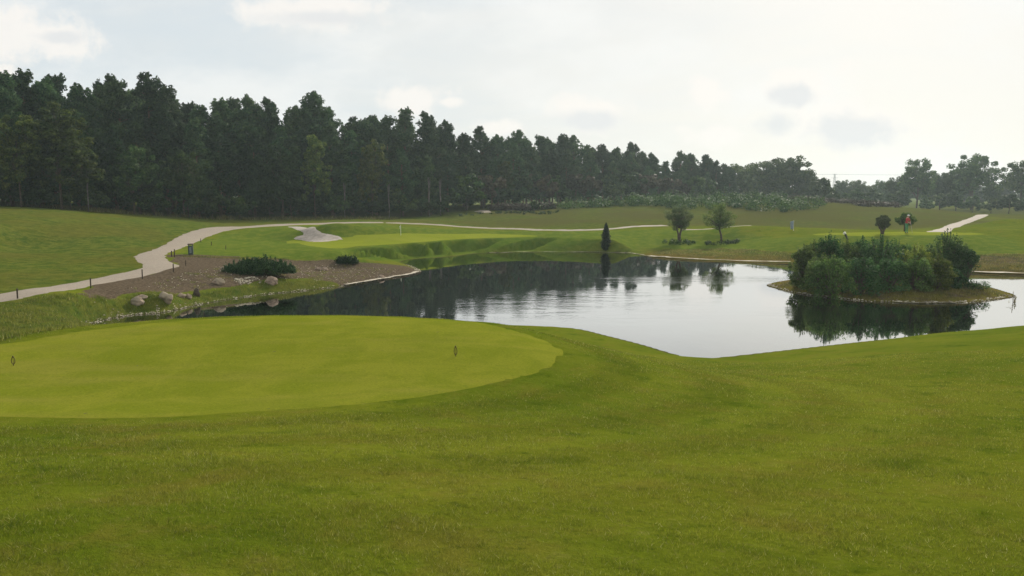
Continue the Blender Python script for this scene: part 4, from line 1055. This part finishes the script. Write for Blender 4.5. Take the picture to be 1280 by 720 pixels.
n1 = g.noise(uv, 20, 6, .62); n2 = g.noise(g.scale(uv, (1,2.2,1)), 3.0, 5, .55); n3 = g.noise(g.scale(uv, (1,5,1)), 2.0, 6, .6, .5)
def blob(px, py, rx, ry):
    a, dy, dz = ray(px, py); u0, w0 = a/dy, dz/dy
    dx = g.math('DIVIDE', g.math('SUBTRACT', u, u0), rx/F); dw = g.math('DIVIDE', g.math('SUBTRACT', w, w0), ry/F)
    r = g.math('SQRT', g.math('ADD', g.math('MULTIPLY', dx, dx), g.math('MULTIPLY', dw, dw)))
    return g.math('SUBTRACT', 1.0, r)
def field(L):
    f = None
    for b_ in L:
        v = blob(*b_); f = v if f is None else g.math('MAXIMUM', f, v)
    return g.math('ADD', f, g.math('MULTIPLY', g.math('SUBTRACT', n1, .5), 2.6))
WARM = (6.75,6.72,6.45); COOL = (5.55,6.05,6.35)
veil = g.mix(g.ramp(g.math('ADD', u, g.math('MULTIPLY', g.math('SUBTRACT', n3, .5), 1.6)), -.75, .45), COOL, WARM)
base = g.mix(.95, sky.outputs[0], veil)
base = g.mix(g.math('MULTIPLY', g.ramp(n2, .44, .62), .6), base, (7.6,7.6,7.4))
bright = field([(515,124,52,20),(735,140,62,24),(1010,108,60,30),(1045,155,90,36),(40,45,80,36),(5,95,30,16),(400,12,110,26),(880,120,30,22),(890,172,50,16),(620,160,40,12),(560,128,20,8)])
base = g.mix(g.ramp(bright, -.15, .6, 0, .8), base, (7.9,7.55,7.1))
dark = field([(735,150,50,12),(992,120,30,14),(1055,165,60,22),(975,156,30,14),(410,22,70,9),(70,46,30,8)])
base = g.mix(g.ramp(dark, -.35, .7, 0, .6), base, (5.7,5.95,6.15))
bg = g.n('ShaderNodeBackground'); g.l(base, bg.inputs['Color']); bg.inputs['Strength'].default_value = .118
ow = g.n('ShaderNodeOutputWorld'); g.l(bg.outputs[0], ow.inputs['Surface'])
sl = bpy.data.lights.new('sun', 'SUN'); sl.energy = 5.0; sl.angle = math.radians(1.5); sl.color = (1,.93,.82)
so = bpy.data.objects.new('sun', sl); COL.objects.link(so)
d = Vector((math.sin(SUN_AZ)*math.cos(SUN_EL), math.cos(SUN_AZ)*math.cos(SUN_EL), math.sin(SUN_EL)))
so.rotation_euler = d.to_track_quat('Z', 'Y').to_euler()
cam = bpy.data.cameras.new('camera'); co = bpy.data.objects.new('camera', cam); COL.objects.link(co)
co.location = (0,0,CAMZ); co.rotation_euler = (math.pi/2-TH, 0, 0); cam.sensor_width = 36; cam.lens = F/1280*36; cam.clip_end = 5000; cam.clip_start = .1
S.camera = co
S.render.engine = 'CYCLES'; S.view_settings.view_transform = 'Standard'; S.view_settings.look = 'None'; S.view_settings.exposure = 0.1; S.view_settings.gamma = 1
